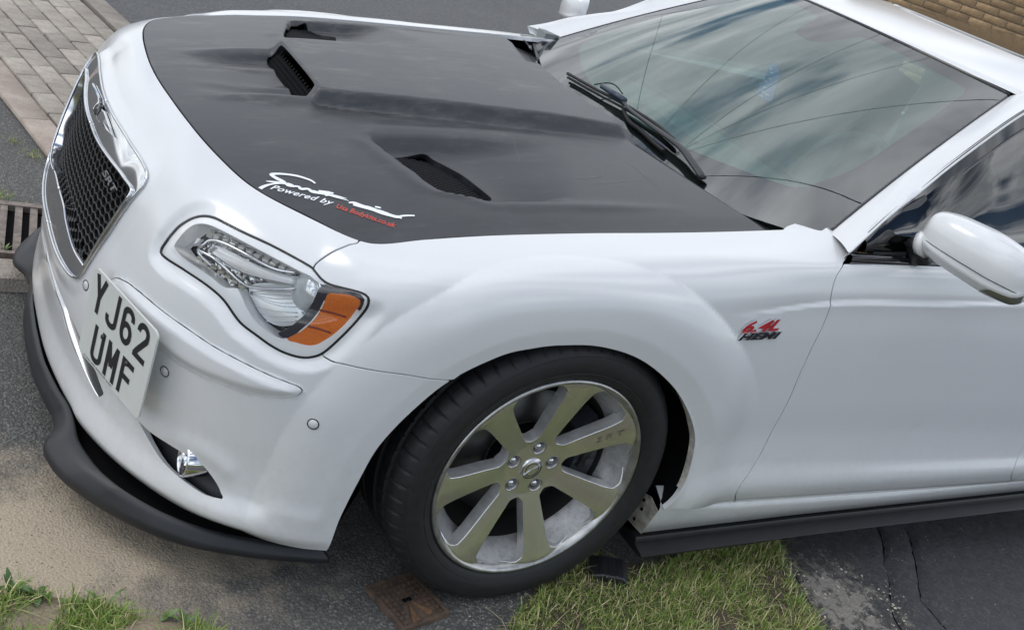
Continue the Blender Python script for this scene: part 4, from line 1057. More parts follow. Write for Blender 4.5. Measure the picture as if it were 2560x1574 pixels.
# ------------------------------------------------------------------ number plate (sits proud of the bumper on two screws)
pt = rad(18.5); pnm = np.array([-math.cos(pt), -math.sin(pt), .0]); p0 = np.array([-.928, -.42, .45])
cor = [hit(u, v, p0, pnm) for u, v in ((241, 668), (404, 834), (347, 1054), (202, 871))]
po = cor[3]; pex = (cor[2]-cor[3]+cor[1]-cor[0])/2; pey = (cor[0]-cor[3]+cor[1]-cor[2])/2; pn = np.cross(pex, pey); pn /= np.linalg.norm(pn); pn = pn if pn[0] < 0 else -pn
PW, PH = np.linalg.norm(pex), np.linalg.norm(pey); print('plate', PW, PH)
def pl(x, y, h=0): return po+pex*(x/PW)+pey*(y/PH)+pn*h     # metres on the plate
def plate_poly(r=.016, d=0):
    out = []
    for cx, cy, a0 in ((PW-r-d, PH-r-d, 0), (r+d, PH-r-d, 90), (r+d, r+d, 180), (PW-r-d, r+d, 270)):
        for k in range(7): t = rad(a0+15*k); out.append((cx+r*math.cos(t), cy+r*math.sin(t)))
    return out
pp = plate_poly(); m = len(pp)
def plate_mat():
    mm, nt, b = node_mat('plate_white'); f = noise(nt, 700, 2); g = noise(nt, 14, 5, .6)
    nt.links.new(mixc(nt, mth(nt, 'MULTIPLY', g, .35), (.66, .68, .66), (.42, .42, .38)), b.inputs['Base Color']); b.inputs['Roughness'].default_value = .3; b.inputs['Coat Weight'].default_value = .5; bump(nt, b, f, .05, .001); return mm
V = [pl(x, y, .0065) for x, y in pp]+[pl(x, y, .002) for x, y in pp]
plate = mk('number_plate', V, [tuple(range(m))]+[(i, (i+1) % m, m+(i+1) % m, m+i) for i in range(m)], plate_mat(), car, False)
MT['ink'] = simple('plate_black', (.010, .010, .012), .3, coat=.4)
SW_ = .0135
def stroke(mb, pts, w=SW_, h=.0072):
    p = np.array(pts, float); n = len(p); L = []; R = []
    for i in range(n):
        d1 = p[i]-p[i-1] if i else p[1]-p[0]; d2 = p[i+1]-p[i] if i < n-1 else p[-1]-p[-2]
        d1 = d1/np.linalg.norm(d1); d2 = d2/np.linalg.norm(d2); n1 = np.array([-d1[1], d1[0]]); n2 = np.array([-d2[1], d2[0]]); k = n1+n2; k = k/(k@n1) if abs(k@n1) > .3 else n1
        L.append(p[i]+k*w/2); R.append(p[i]-k*w/2)
    V = []
    for a, b in zip(L, R): V += [pl(*a, h), pl(*b, h)]
    mb.add(V, [(2*i, 2*i+1, 2*i+3, 2*i+2) for i in range(n-1)])
def arc(cx, cy, rx, ry, a0, a1, n=10): return [(cx+rx*math.cos(rad(a0+(a1-a0)*k/n)), cy+ry*math.sin(rad(a0+(a1-a0)*k/n))) for k in range(n+1)]
CW, CH = .048, .088; hw = SW_/2
def glyph(c, ox, oy):
    def T(L): return [(ox+a, oy+b) for a, b in L]
    g = MB()
    if c == 'Y':
        stroke(g, T([(hw*.8, CH), (CW/2, CH*.46)])); stroke(g, T([(CW-hw*.8, CH), (CW/2, CH*.46)]), h=.00725); stroke(g, T([(CW/2, CH*.50), (CW/2, 0)]), h=.0073)
    elif c == 'J': stroke(g, T([(CW-hw, CH), (CW-hw, .019)]+arc(CW/2, .019, CW/2-hw, .019-hw, 0, -180)[1:]+[(hw, .026)]))
    elif c == '6':
        stroke(g, T(arc(CW/2, .027, CW/2-hw, .027-hw, 0, 360, 20))); stroke(g, T([(hw, .027), (hw, CH-.021)]+arc(CW/2, CH-.021, CW/2-hw, .021-hw, 180, 0)[1:]+[(CW-hw, CH-.026)]), h=.00725)
    elif c == '2':
        stroke(g, T([(hw, CH-.026)]+arc(CW/2, CH-.022, CW/2-hw, .022-hw, 180, 0)[0:]+[(CW-hw-.001, CH-.032), (hw+.004, .016), (hw+.001, hw)])); stroke(g, T([(0, hw), (CW, hw)]), h=.00725)
    elif c == 'U': stroke(g, T([(hw, CH), (hw, .020)]+arc(CW/2, .020, CW/2-hw, .020-hw, 180, 360)[1:]+[(CW-hw, CH)]))
    elif c == 'M':
        stroke(g, T([(hw, 0), (hw, CH)])); stroke(g, T([(CW-hw, 0), (CW-hw, CH)])); stroke(g, T([(hw, CH-.004), (CW/2, CH*.36)]), h=.00725); stroke(g, T([(CW-hw, CH-.004), (CW/2, CH*.36)]), h=.0073)
    elif c == 'F':
        stroke(g, T([(hw, 0), (hw, CH)])); stroke(g, T([(hw, CH-hw), (CW, CH-hw)]), h=.00725); stroke(g, T([(hw, CH*.52), (CW*.86, CH*.52)]), h=.00725)
    return g
r1 = .1215; r2 = .0115
for c, x, y in (('Y', .0176, r1), ('J', .0775, r1), ('6', .1395, r1), ('2', .2015, r1), ('U', .0495, r2), ('M', .1115, r2), ('F', .1735, r2)):
    glyph(c, x, y).obj('plate_character', MT['ink'], plate)
for x, y in ((.0865, .089), (.1915, .090)): lathe([(.0001, .0035), (.005, .003), (.006, 0)], pl(x, y, .0072), pn, 16, 'plate_screw', MT['black_plastic'], plate)
mb = MB(); x = .028
while x < .155:        # the dealer line is too small to read: a row of tiny marks
    w = random.uniform(.0022, .0036)
    for (a, b) in (((x, .0035), (x, .0070)), ((x, .0070), (x+w*.8, .0070)), ((x+w*.6, .0035), (x+w*.7, .0060))): stroke(mb, [a, b], .0009, .00705)
    x += w+.0012+(.003 if random.random() < .15 else 0)
mb.obj('plate_small_print', MT['ink'], plate)

# ------------------------------------------------------------------ front splitter
so = np.array([gnd(u, v, .110)[:2] for u, v in px('57,765 57,822 78,916 114,999 133,1035 134,1068 107,1114 121,1147 177,1208 291,1280 416,1338 552,1369 729,1390 826,1394')])
si = np.array([gnd(u, v, .158)[:2] for u, v in px('91,780 97,835 112,905 143,975 172,1010 186,1050 194,1092 222,1140 270,1194 336,1243 418,1288 542,1331 700,1357 824,1372')])
so = so[so[:, 1] < -.05]; si = si[si[:, 1] < -.05]; _n = min(len(so), len(si)); so = so[-_n:]; si = si[-_n:]
so = np.vstack([[(so[0][0]-.004, 0)], so]); si = np.vstack([[(si[0][0]-.004, 0)], si]); print('SO', so[:4].round(3).tolist(), si[:4].round(3).tolist())
so = np.vstack([so[:1], so[1:]]); 
def rs_(p, n): d = np.r_[0, np.cumsum(np.linalg.norm(np.diff(p, axis=0), axis=1))]; t = np.linspace(0, d[-1], n); return np.stack([np.interp(t, d, p[:, k]) for k in range(2)], 1)
_cs = np.r_[0, np.cumsum(np.linalg.norm(np.diff((so+si)/2, axis=0), axis=1))]; ta = np.linspace(0, _cs[-1], 140)
so = pchip(_cs, so)(ta); si = pchip(_cs, si)(ta)
for _ in range(3):
    so[1:-1] = (so[:-2]+2*so[1:-1]+so[2:])/4; si[1:-1] = (si[:-2]+2*si[1:-1]+si[2:])/4
for _ in range(60):
    so[71:-1] = (so[70:-2]+2*so[71:-1]+so[72:])/4; si[71:-1] = (si[70:-2]+2*si[71:-1]+si[72:])/4
_tg = np.gradient(so, axis=0); _tg /= np.linalg.norm(_tg, axis=1)[:, None]; _nn = np.stack([-_tg[:, 1], _tg[:, 0]], 1); _nn *= np.sign(((si-so)[:40]*_nn[:40]).sum())
_w = ((si-so)*_nn).sum(1); _wc = np.maximum(_w, .020); si = si+_nn*(_wc-_w)[:, None]; _zt = (_wc-_w)*.75
V = []
for a, b, zd in zip(so, si, _zt):
    t = np.append(b-a, 0); L = np.linalg.norm(t); u = t/L
    for k, z in ((.40, .092), (.08, .093), (.015, .097), (.0, .104), (.03, .113), (.14, .121), (.5, .141), (.90, .1585), (1.0, .1575), (1.03, .12)): p = np.append(a, z-zd*max(0, (z-.104)/.054))+t*k; V.append(p)
V = np.array(V); nn = 10; F = grid_faces(len(so), nn, flip=True); F.append(tuple((len(so)-1)*nn+k for k in range(nn)))
V2 = np.vstack([V, V*[1, -1, 1]]); F2 = F+[tuple(i+len(V) for i in f[::-1]) for f in F]
MT['splitter'] = simple('splitter_plastic', (.014, .015, .018), .40, var=.2, vscale=12, bmp=.2, bscale=900)
split = mk('splitter', V2, F2, MT['splitter'], car, True)
V = []
for b in si:
    c_ = np.array([.25, 0.]); d_ = (c_-b)/np.linalg.norm(c_-b); e = np.append(b+d_*.10, .122); e2 = np.append(b+d_*.40, .122); V += [np.append(b+d_*.004, .122), e, e2]
V = np.array(V); F = grid_faces(len(si), 3); V2 = np.vstack([V, V*[1, -1, 1]]); mk('splitter_tray', V2, F+[tuple(i+len(V) for i in f[::-1]) for f in F], MT['dark'], split, False)

# ------------------------------------------------------------------ sill, skirt, arch liners, underbody
sx = np.r_[np.linspace(.40, 1, 12), np.linspace(1.1, 2.6, 12)]
def szt(x): return np.interp(x, [.38, .50, .65, 1.23, 1.9, 2.6], [.272, .264, .258, .266, .296, .335])
V = []
for x in sx:
    zt = szt(x); k = zt-.255; zb = np.interp(x, [.4, .95, 1.97, 2.6], [.160, .188, .228, .255])
    for y, z in ((-.900, zt+.030), (-.934, zt+.012), (-.9445, zt-.004), (-.945, zt-.012), (-.935, (zt+zb)/2), (-.922, zb+.005), (-.915, zb), (-.88, zb-.004)): V.append((x+(0 if y < -.92 else .0)-(.055*(zt-z)/(zt-zb) if x < .42 else 0)*0, y, z))
sill = mk('sill', V, grid_faces(len(sx), 8, flip=True), MT['paint'], car, True)
V = []
for x in np.r_[.385, .40, sx[1:]]:
    zb = np.interp(x, [.4, .95, 1.97, 2.6], [.160, .188, .228, .255])-.006; st = .0 if x < .88 else .010
    for y, z in ((-.90, zb+.002), (-.925, zb), (-.930, zb-.010), (-.930, zb-.016), (-.962, zb-.023), (-.970, zb-.026), (-.968, zb-.033+st*.5), (-.92, zb-.036+st*.5), (-.80, zb-.036+st*.5)): V.append((x, y, z))
V = np.array(V); nn = 9; F = grid_faces(len(V)//nn, nn, flip=True); F.append(tuple(range(nn)))
skirt = sharp(mk('side_skirt', V, F, simple('skirt_black', (.009, .009, .011), .36, var=.3, vscale=20), car, True), 30)
# rusty bracket plate at the front end of the sill
MT['dirty_white'] = simple('dirty_underpaint', (.34, .32, .28), .7, var=.45, vscale=45)
bp = [(.392, -.80, .262), (.393, -.86, .235), (.397, -.885, .262), (.398, -.905, .268), (.399, -.944, .254), (.398, -.925, .165), (.394, -.86, .162), (.392, -.78, .205)]
bp = np.array([(a-.002, b, c) for a, b, c in bp]); br_ = mk('sill_bracket', list(bp)+list(bp+[.003, 0, 0]), [tuple(range(8))[::-1], tuple(range(8, 16))]+[(i, (i+1) % 8, 8+(i+1) % 8, 8+i) for i in range(8)], MT['dirty_white'], sill, False)
for y, z in ((-.815, .236), (-.895, .250), (-.90, .225), (-.872, .228), (-.868, .205), (-.89, .185)):
    h_ = MB(); h_.tube([(.387, y, z), (.3895, y, z)], .0045, 10); h_.obj('bracket_hole', MT['dark'], br_)
# flange of the wing behind the wheel
fl_ = MB(); a3 = SK(ARC)[int(len(ARC)*.66):-8]; 
V = []
for i_, p in enumerate(a3): k_ = min(1, i_/(len(a3)*.3)); V += [p+[0, .002, 0], p+np.array([-.004, .006, 0])*k_+[0, .002*(1-k_), 0], p+np.array([-.007, .014, 0])*k_+[0, .002*(1-k_), 0]]
mk('arch_flange', V, grid_faces(len(a3), 3), MT['dirty_white'], fender, True)
a3 = SK(ARC)[::2]; cc = np.array([0, 0, .364])
for sg in (1, -1):
    V = []
    for p in a3:
        q = p.copy(); d = q-cc; d[1] = 0; d /= np.linalg.norm(d)
        for y, o_ in ((q[1]+.012, .008), (-.90, .03), (-.70, .035), (-.52, .03)): V.append((q[0]+d[0]*o_, y*sg, q[2]+d[2]*o_))
    mk('arch_liner', V, grid_faces(len(a3), 4), MT['dark'], car, True)
ub = MB(); ub.box((.0, 0, .26), (1.5, 1.04, .05)); ub.box((1.7, 0, .20), (2.4, 1.62, .05)); ub.box((0, .0, .55), (1.3, 1.0, .5)); ub.box((.545, 0, .42), (.10, 1.80, .50)); ub.obj('underbody', MT['dark'], car)

# ------------------------------------------------------------------ wheel
def whl_mat():
    m, nt, b = node_mat('polished_alloy'); b.inputs['Metallic'].default_value = .93
    f = noise(nt, 18, 6, .7, dist=.5); g = noise(nt, 150, 3, .6, stretch=(1, 1, .2))
    k = mth(nt, 'ADD', mth(nt, 'MULTIPLY', f, .7), mth(nt, 'MULTIPLY', g, .3))
    nt.links.new(ramp(nt, k, [(.35, (.84, .83, .86)), (.62, (.74, .73, .74)), (.78, (.52, .50, .48))]), b.inputs['Base Color'])
    nt.links.new(ramp(nt, k, [(.3, (.14,)*3), (.7, (.26,)*3)]), b.inputs['Roughness']); return m
def barrel_mat():
    m, nt, b = node_mat('brake_dusted_silver'); b.inputs['Metallic'].default_value = .35; b.inputs['Roughness'].default_value = .38
    f = noise(nt, 45, 8, .8, dist=.3)
    nt.links.new(ramp(nt, f, [(.3, (.44, .44, .45)), (.55, (.32, .315, .31)), (.75, (.16, .15, .14))]), b.inputs['Base Color']); return m
MT['alloy'] = whl_mat(); MT['barrel'] = barrel_mat()
WC = np.array([0, -.81, .362]); R_T = .366
ws_, wc_ = rad(1.8), rad(-1.0)
W_ax = np.array([math.sin(ws_)*math.cos(wc_), -math.cos(ws_)*math.cos(wc_), -math.sin(wc_)]); W_e1 = np.array([math.cos(ws_), math.sin(ws_), 0]); W_e2 = np.cross(W_e1, W_ax); W_e2 = W_e2 if W_e2[2] > 0 else -W_e2
def WPt(x, z, h): return WC+W_e1*x+W_e2*z+W_ax*h          # h outward from the wheel centre plane
def face_h(r): return .086+.046*np.clip((np.asarray(r)-.07)/.185, 0, 1)
def wheel_ev(q):
    x, z = q[..., 0], q[..., 1]; r = np.hypot(x, z); h = face_h(r); e = 1e-3
    # slight crown across each spoke
    th = np.arctan2(z, x); ph = (th-rad(83)+PI/7) % (2*PI/7)-PI/7; d = r*np.sin(ph); h = h-2.2*d*d*sstep(r, .10, .14)
    P = WC+W_e1*x[..., None]+W_e2*z[..., None]+W_ax*h[..., None]
    dh = (face_h(r+e)-face_h(r-e))/(2*e); rr = np.stack([x, z], -1)/np.maximum(r, 1e-6)[..., None]
    td = np.stack([-rr[..., 1], rr[..., 0]], -1); dd = -4.4*d*sstep(r, .10, .14)
    n = W_ax-(W_e1*rr[..., 0:1]+W_e2*rr[..., 1:2])*dh[..., None]-(W_e1*td[..., 0:1]+W_e2*td[..., 1:2])*dd[..., None]
    n = n/np.linalg.norm(n, axis=-1)[..., None]; return P, n
holes = []
for k in range(7):
    a0 = rad(83)+2*PI*k/7; a1 = a0+2*PI/7
    def edge(a, r, s): w = .0215+.085*(r-.10)+.25*max(0, r-.225); return a+s*math.asin(w/r)
    pts = []
    rs2 = [.092, .13, .17, .21, .240]
    L = [(edge(a0, r, 1), r) for r in rs2]; Rr = [(edge(a1, r, -1), r) for r in rs2][::-1]
    mid = [(L[-1][0]*(1-t)+Rr[0][0]*t, .2535) for t in (.12, .3, .5, .7, .88)]
    am = (L[0][0]+Rr[-1][0])/2
    for a, r in L+mid+Rr+[(am, .080)]: pts.append((r*math.cos(a), r*math.sin(a), .20 if r > .2 else .12))
    holes.append(roundpoly(pts, 4))
for k in range(5):
    a = rad(86+72*k); holes.append(np.array([(.0575*math.cos(a)+.0175*math.cos(t), .0575*math.sin(a)+.0175*math.sin(t)) for t in np.linspace(0, 2*PI, 18)[:-1]]))
wo = np.array([(.262*math.cos(t), .262*math.sin(t)) for t in np.linspace(0, 2*PI, 180)[:-1]])
MT['spoke_side'] = simple('spoke_side', (.72, .72, .71), .34, .55, var=.15, vscale=40)
wheel = panel('wheel', wo, holes, [MT['alloy'], MT['spoke_side']], car, step=.0075, surf=wheel_ev, vs=1, gap=0, depth=.036, fdir=W_ax)
# side walls of the spokes get the painted silver
me = wheel.data; nf = len(me.polygons); mi = np.zeros(nf, int)
vs_co = np.zeros(len(me.vertices)*3); me.vertices.foreach_get('co', vs_co); vs_co = vs_co.reshape(-1, 3)
for p in me.polygons:
    if len(p.vertices) == 4:
        hs = [float((vs_co[v]-WC)@W_ax) for v in p.vertices]
        if max(hs)-min(hs) > .015: mi[p.index] = 1
me.polygons.foreach_set('material_index', mi)
def wl(name, prof, mat, parent=wheel, n=96, c=(0, 0)): return lathe(prof, WPt(c[0], c[1], 0), W_ax, n, name, mat, parent, True, e1=W_e1)
wl('rim_lip', [(.255, .120), (.2605, .1325), (.266, .1365), (.2705, .1350), (.2725, .130), (.272, .122), (.268, .118)], simple('rim_edge', (.42, .42, .41), .3, .9, var=.25, vscale=40), n=128)
wl('rim_barrel', [(.262, .126), (.252, .110), (.238, .094), (.222, .070), (.219, .062)], MT['barrel'], n=128)
wl('inner_barrel', [(.220, .063), (.217, .02), (.217, -.10)], simple('shaded_barrel', (.035, .034, .033), .6, .3), n=96)  # deep barrel coloured near black, shade inside the wheel painted in
wl('hub_bowl', [(.095, .060), (.09, .03), (.03, .03)], MT['dark'])
for k in range(5):
    a = rad(86+72*k); c = (.0575*math.cos(a), .0575*math.sin(a))
    wl('nut_recess', [(.0176, .088), (.0165, .060), (.0001, .058)], simple('recess_grey', (.16, .16, .15), .4, .6), n=20, c=c)
    wl('wheel_nut', [(.0001, .084), (.006, .083), (.0095, .079), (.0098, .062)], MT['chrome'], n=6, c=c)
cap = wl('centre_cap', [(.0001, .0925), (.016, .0922), (.026, .0905), (.0285, .088), (.029, .080)], MT['alloy'], n=40)
cr = MB()
for rr in (.0175, .0255): cr.tube([WPt(rr*math.cos(t), rr*math.sin(t), .0926-.9*(rr-.016)*(rr > .02)*.2) for t in np.linspace(0, 2*PI, 40)], .0006, 5, cap=False)
cr.obj('cap_ring', MT['dark'], cap)
wg = MB(); P = [WPt(x, z, .0925) for x, z in ((-.024, -.016), (-.008, -.003), (-.003, -.004), (.003, .004), (.008, .003), (.024, .016), (.006, .0065), (.0, .003), (-.006, -.0005))]; wg.add(*slab_poly('', P, W_ax*.001, None, None)); wg.obj('cap_badge', MT['chrome'], cap)
# letters embossed on one spoke
a = rad(31.6); d = np.array([math.cos(a), math.sin(a)]); t_ = np.array([-d[1], d[0]])
o_ = d*.165-t_*.004; o = WPt(o_[0], o_[1], face_h(.17)); e = d*.235-t_*.004; ex = WPt(e[0], e[1], face_h(.24))-o; ey = (W_e1*t_[0]+W_e2*t_[1])*.014
text3('spoke_lettering', 'SRT', o+W_ax*.0002, ex, ey, .0009, [MT['alloy'], MT['dark']], wheel, .3, .0, 1.5)
wl('valve_stem', [(.0035, .03), (.004, .06), (.003, .068), (.0001, .069)], MT['silver'], n=10, c=(.225*math.cos(rad(112)), .225*math.sin(rad(112))))
# tyre with sidewall rings and shoulder sipes
prof = [(.268, .118), (.272, .128), (.278, .1345), (.284, .1375), (.292, .1405), (.293, .1395), (.300, .1425), (.312, .1435), (.325, .1430), (.336, .1400), (.3365, .1388), (.345, .1345), (.353, .1270), (.359, .117), (.363, .104), (.3645, .088), (.3580, .0845), (.3580, .0775), (.365, .074), (.366, .040), (.3595, .037), (.3595, .029), (.3662, .026), (.3662, -.026), (.3595, -.029), (.3595, -.037), (.366, -.040), (.365, -.074), (.358, -.0775), (.358, -.0845), (.3645, -.088), (.359, -.117), (.345, -.1345), (.31, -.143), (.28, -.135), (.268, -.118)]
nt_ = 480; V = []
for i in range(nt_):
    t = 2*PI*i/nt_; dr = np.array([math.cos(t), math.sin(t)]); sip = (i % 8 == 0); sip2 = (i % 8 == 4)
    for r, h in prof:
        rr = r
        if sip and .085 < h < .130 and r > .35: rr = r-.0045
        if sip2 and .038 < h < .076 and r > .36: rr = r-.004
        hh = h
        # contact patch: squash at the ground
        p = WPt(dr[0]*rr, dr[1]*rr, hh)
        if p[2] < .002: sq = .002-p[2]; p = p+[0, 0, sq]; p = p+W_ax*(.35*sq if hh > 0 else -.35*sq)
        V.append(p)
tyre = sharp(mk('tyre', V, grid_faces(nt_, len(prof), closed_u=True), MT['rubber'], wheel, True), 28)
# brake
wl('brake_disc', [(.09, .022), (.175, .022), (.176, .020), (.176, .004), (.175, .002), (.09, .002)], simple('brake_iron', (.10, .10, .10), .4, .8), n=64)
cb = MB(); 
for aa_ in np.linspace(-18, 32, 8):
    a = rad(aa_); P = WPt(.175*math.cos(a), .175*math.sin(a), .030); Rm = np.stack([W_e1*math.cos(a)+W_e2*math.sin(a), -W_e1*math.sin(a)+W_e2*math.cos(a), W_ax], 1); cb.box(P, (.062, .030, .052), Rm)
cal = cb.obj('brake_caliper', simple('caliper_grey', (.06, .065, .075), .4, .3), wheel, smooth=False)
cb = MB(); cb.tube([WPt(.16, .06, .05), WPt(.17, .03, .06), WPt(.165, -.02, .06)], [.012, .018, .012], 10); cb.obj('caliper_piston', MT['black_plastic'], cal, smooth=True)
# plain inner wheels of the other side (seen only as shade under the car)
def copy_far(o, par):
    c = o.copy(); COL.objects.link(c); c.parent = par
    return c

# ------------------------------------------------------------------ door mirror
MC = np.array([.955, -1.028, 1.072])
ax_l = np.array([.40, -.91, .0]); ax_l /= np.linalg.norm(ax_l); ax_f = np.cross(np.array([0, 0, 1.]), ax_l); ax_f /= np.linalg.norm(ax_f); ax_f = ax_f if ax_f[0] < 0 else -ax_f; ax_u = np.cross(ax_l, ax_f); ax_u = ax_u if ax_u[2] > 0 else -ax_u
def MPt(l, f, u): return MC+ax_l*l+ax_f*f+ax_u*u
hl = .148
lv = np.linspace(-1, 1, 41)
top_ = pchip([-1, -.93, -.75, -.4, 0, .4, .75, .93, 1], [.010, .052, .068, .076, .077, .071, .055, .030, -.004])
bot_ = pchip([-1, -.93, -.75, -.4, 0, .4, .75, .93, 1], [-.010, -.038, -.048, -.056, -.063, -.069, -.068, -.054, -.018])
dep_ = pchip([-1, -.93, -.75, -.4, 0, .4, .75, .93, 1], [.004, .034, .058, .074, .080, .074, .056, .030, .004])
V = []; NS_ = 28
for l in lv:
    tz, bz, dp = float(top_(l)), float(bot_(l)), float(dep_(l))
    for k in range(NS_+1):
        t = PI*k/NS_; cz = (tz+bz)/2; hz_ = (tz-bz)/2; s_ = math.sin(t); c_ = math.cos(t)
        f = dp*(abs(s_)**.62); u = cz+hz_*(abs(c_)**.85)*(1 if c_ > 0 else -1)
        # character line one third from the bottom
        V.append(MPt(l*hl, f-.018+.006*math.exp(-((u-bz-.030)/.006)**2)*s_, u))
mir = mk('door_mirror', V, grid_faces(len(lv), NS_+1), MT['paint'], car, True)
V = []
for l in lv: V += [MPt(l*hl*.985, -.016, float(top_(l))*.96), MPt(l*hl*.985, -.016, float(bot_(l))*.96)]
mk('mirror_glass', V, grid_faces(len(lv), 2), MT['chrome'], mir, False)
V = []
for l in np.linspace(.30, .93, 20):
    tz, bz, dp = float(top_(l)), float(bot_(l)), float(dep_(l)); w = math.sin(PI*min(1, (l-.30)/.2)/2)
    for k in (0, .33, .66, 1):
        u = bz+.006+k*.021*w; cz = (tz+bz)/2; hz_ = (tz-bz)/2; c_ = min(1, abs((u-cz)/hz_))**(1/.85); s_ = math.sqrt(max(0, 1-c_*c_)); V.append(MPt(l*hl, dp*(s_**.62)-.018+.0025, u-.001))
mk('mirror_indicator', V, grid_faces(20, 4), simple('indicator_grey', (.16, .16, .12), .12, .3, coat=1), mir, True)
P_ = []
for l in np.linspace(-.95, .96, 40):
    tz, bz, dp = float(top_(l)), float(bot_(l)), float(dep_(l)); u = bz+.34*(tz-bz); cz = (tz+bz)/2; hz_ = (tz-bz)/2; c_ = min(1, abs((u-cz)/hz_))**(1/.85); s_ = math.sqrt(max(0, 1-c_*c_)); P_.append(MPt(l*hl, dp*(s_**.62)-.018+.0002, u))
sm_ = MB(); sm_.tube(P_, .0013, 5); sm_.obj('mirror_seam', MT['gloss_black'], mir, smooth=True)
ml = MB(); ml.tube([MPt(-.128, -.01, -.028), MPt(-.150, -.018, -.036), (.93, -.91, 1.005), (.93, -.885, 1.0)], [.030, .028, .030, .034], 12, flat=1.0); ml.obj('mirror_arm', MT['black_plastic'], mir, smooth=True)
ml = MB(); ml.tube([MPt(-.118, .0, -.022), MPt(-.140, -.004, -.030)], [.036, .030], 14); ml.obj('mirror_neck', MT['paint'], mir, smooth=True)
mf = mir.copy(); 
me2 = mir.data.copy(); cs_ = np.zeros(len(me2.vertices)*3); me2.vertices.foreach_get('co', cs_); cs_ = cs_.reshape(-1, 3)*[1, -1, 1]; me2.vertices.foreach_set('co', cs_.ravel()); me2.flip_normals(); mf.data = me2; COL.objects.link(mf)

# ------------------------------------------------------------------ wing badge
MT['badge_red'] = simple('badge_red', (.50, .012, .018), .2, coat=1); MT['badge_black'] = simple('badge_black', (.008, .008, .016), .15, coat=1)
o = lift_off(1851, 829, .0005); ex = lift_off(1946, 822, .0005)-o; ey = (lift_off(1866, 801, .0005)-o)
eup = np.array([0, 0, 1.]); eh = ex/np.linalg.norm(ex); eup = eup-eh*(eup@eh); eup /= np.linalg.norm(eup)
b1 = text3('engine_badge', '6.4L', o, ex*.98, eup*.030, .004, [MT['badge_red'], MT['chrome']], fender, .35, .035, 1.0)
o2_ = lift_off(1842, 848, .0005); ex2 = lift_off(1946, 843, .0005)-o2_
b2 = text3('engine_badge', 'HEMI', o2_, ex2, eup*.0185, .004, [MT['badge_black'], MT['chrome']], fender, .35, .045, 1.1)

# ------------------------------------------------------------------ ground
def world_mat(name, fn):
    m, nt, b = node_mat(name); tc = nt.nodes.new('ShaderNodeTexCoord'); fn(nt, b, tc.outputs['Object']); return m
def asphalt(nt, b, vec):
    vor = nt.nodes.new('ShaderNodeTexVoronoi'); vor.inputs['Scale'].default_value = 150; nt.links.new(vec, vor.inputs['Vector'])
    vc = nt.nodes.new('ShaderNodeTexVoronoi'); vc.inputs['Scale'].default_value = 210; nt.links.new(vec, vc.inputs['Vector'])
    big = noise(nt, 1.3, 6, .6, vec); mid = noise(nt, 9, 6, .65, vec, dist=.4); fine = noise(nt, 260, 5, .75, vec)
    sepc = nt.nodes.new('ShaderNodeSeparateColor'); nt.links.new(vor.outputs['Color'], sepc.inputs[0])
    stone = ramp(nt, sepc.outputs[0], [(0, (.090, .086, .080)), (.5, (.145, .139, .129)), (.85, (.22, .21, .195)), (.985, (.34, .33, .31))])
    binder = mth(nt, 'GREATER_THAN', vor.outputs['Distance'], .52)
    col = mixc(nt, mth(nt, 'MULTIPLY', binder, .8), stone, (.040, .040, .041)); col = mixc(nt, mth(nt, 'MULTIPLY', fine, .75, True), col, (.13, .128, .122))
    col = mixc(nt, ramp(nt, big, [(.35, (0, 0, 0)), (.65, (.35, .35, .35))]), col, (.10, .098, .092))
    # blown sand and soil near the verge
    sp = nt.nodes.new('ShaderNodeSeparateXYZ'); nt.links.new(vec, sp.inputs[0])
    dx = mth(nt, 'ADD', sp.outputs[0], 1.10); dy = mth(nt, 'ADD', sp.outputs[1], .66)
    dy2 = mth(nt, 'MULTIPLY', dy, 2.0); dd = mth(nt, 'SQRT', mth(nt, 'ADD', mth(nt, 'MULTIPLY', dx, dx), mth(nt, 'MULTIPLY', dy2, dy2)))
    k = mth(nt, 'SUBTRACT', .78, dd); k = mth(nt, 'ADD', k, mth(nt, 'MULTIPLY', mth(nt, 'SUBTRACT', mid, .5), 1.1))
    k = mth(nt, 'ADD', k, mth(nt, 'MULTIPLY', mth(nt, 'SUBTRACT', fine, .5), .55)); k = mth(nt, 'MULTIPLY', k, 2.1, True)
    sand = ramp(nt, fine, [(.3, (.36, .29, .205)), (.6, (.54, .45, .335)), (.8, (.66, .56, .44))])
    col = mixc(nt, mth(nt, 'MULTIPLY', k, .85), col, sand)
    nt.links.new(col, b.inputs['Base Color']); b.inputs['Roughness'].default_value = .88
    hgt = mth(nt, 'ADD', mth(nt, 'MULTIPLY', vor.outputs['Distance'], -1.0), mth(nt, 'MULTIPLY', fine, .6)); hgt = mth(nt, 'ADD', hgt, mth(nt, 'MULTIPLY', vc.outputs['Distance'], -.4)); hgt = mth(nt, 'MULTIPLY', hgt, mth(nt, 'SUBTRACT', 1.15, mth(nt, 'MULTIPLY', k, .55)))
    bump(nt, b, hgt, .8, .0045)
MT['asphalt'] = world_mat('old_asphalt', asphalt)
def road_m(nt, b, vec):
    vor = nt.nodes.new('ShaderNodeTexVoronoi'); vor.inputs['Scale'].default_value = 120; nt.links.new(vec, vor.inputs['Vector']); big = noise(nt, .8, 5, .6, vec); n2 = noise(nt, 60, 5, .7, vec, stretch=(1, .5, 1))
    c = ramp(nt, n2, [(.3, (.062, .063, .066)), (.55, (.105, .105, .108)), (.75, (.17, .17, .168))]); c = mixc(nt, ramp(nt, big, [(.4, (0, 0, 0)), (.7, (.4, .4, .4))]), c, (.14, .14, .14))
    nt.links.new(c, b.inputs['Base Color']); b.inputs['Roughness'].default_value = .85; bump(nt, b, mth(nt, 'ADD', vor.outputs['Distance'], n2), .7, .006)
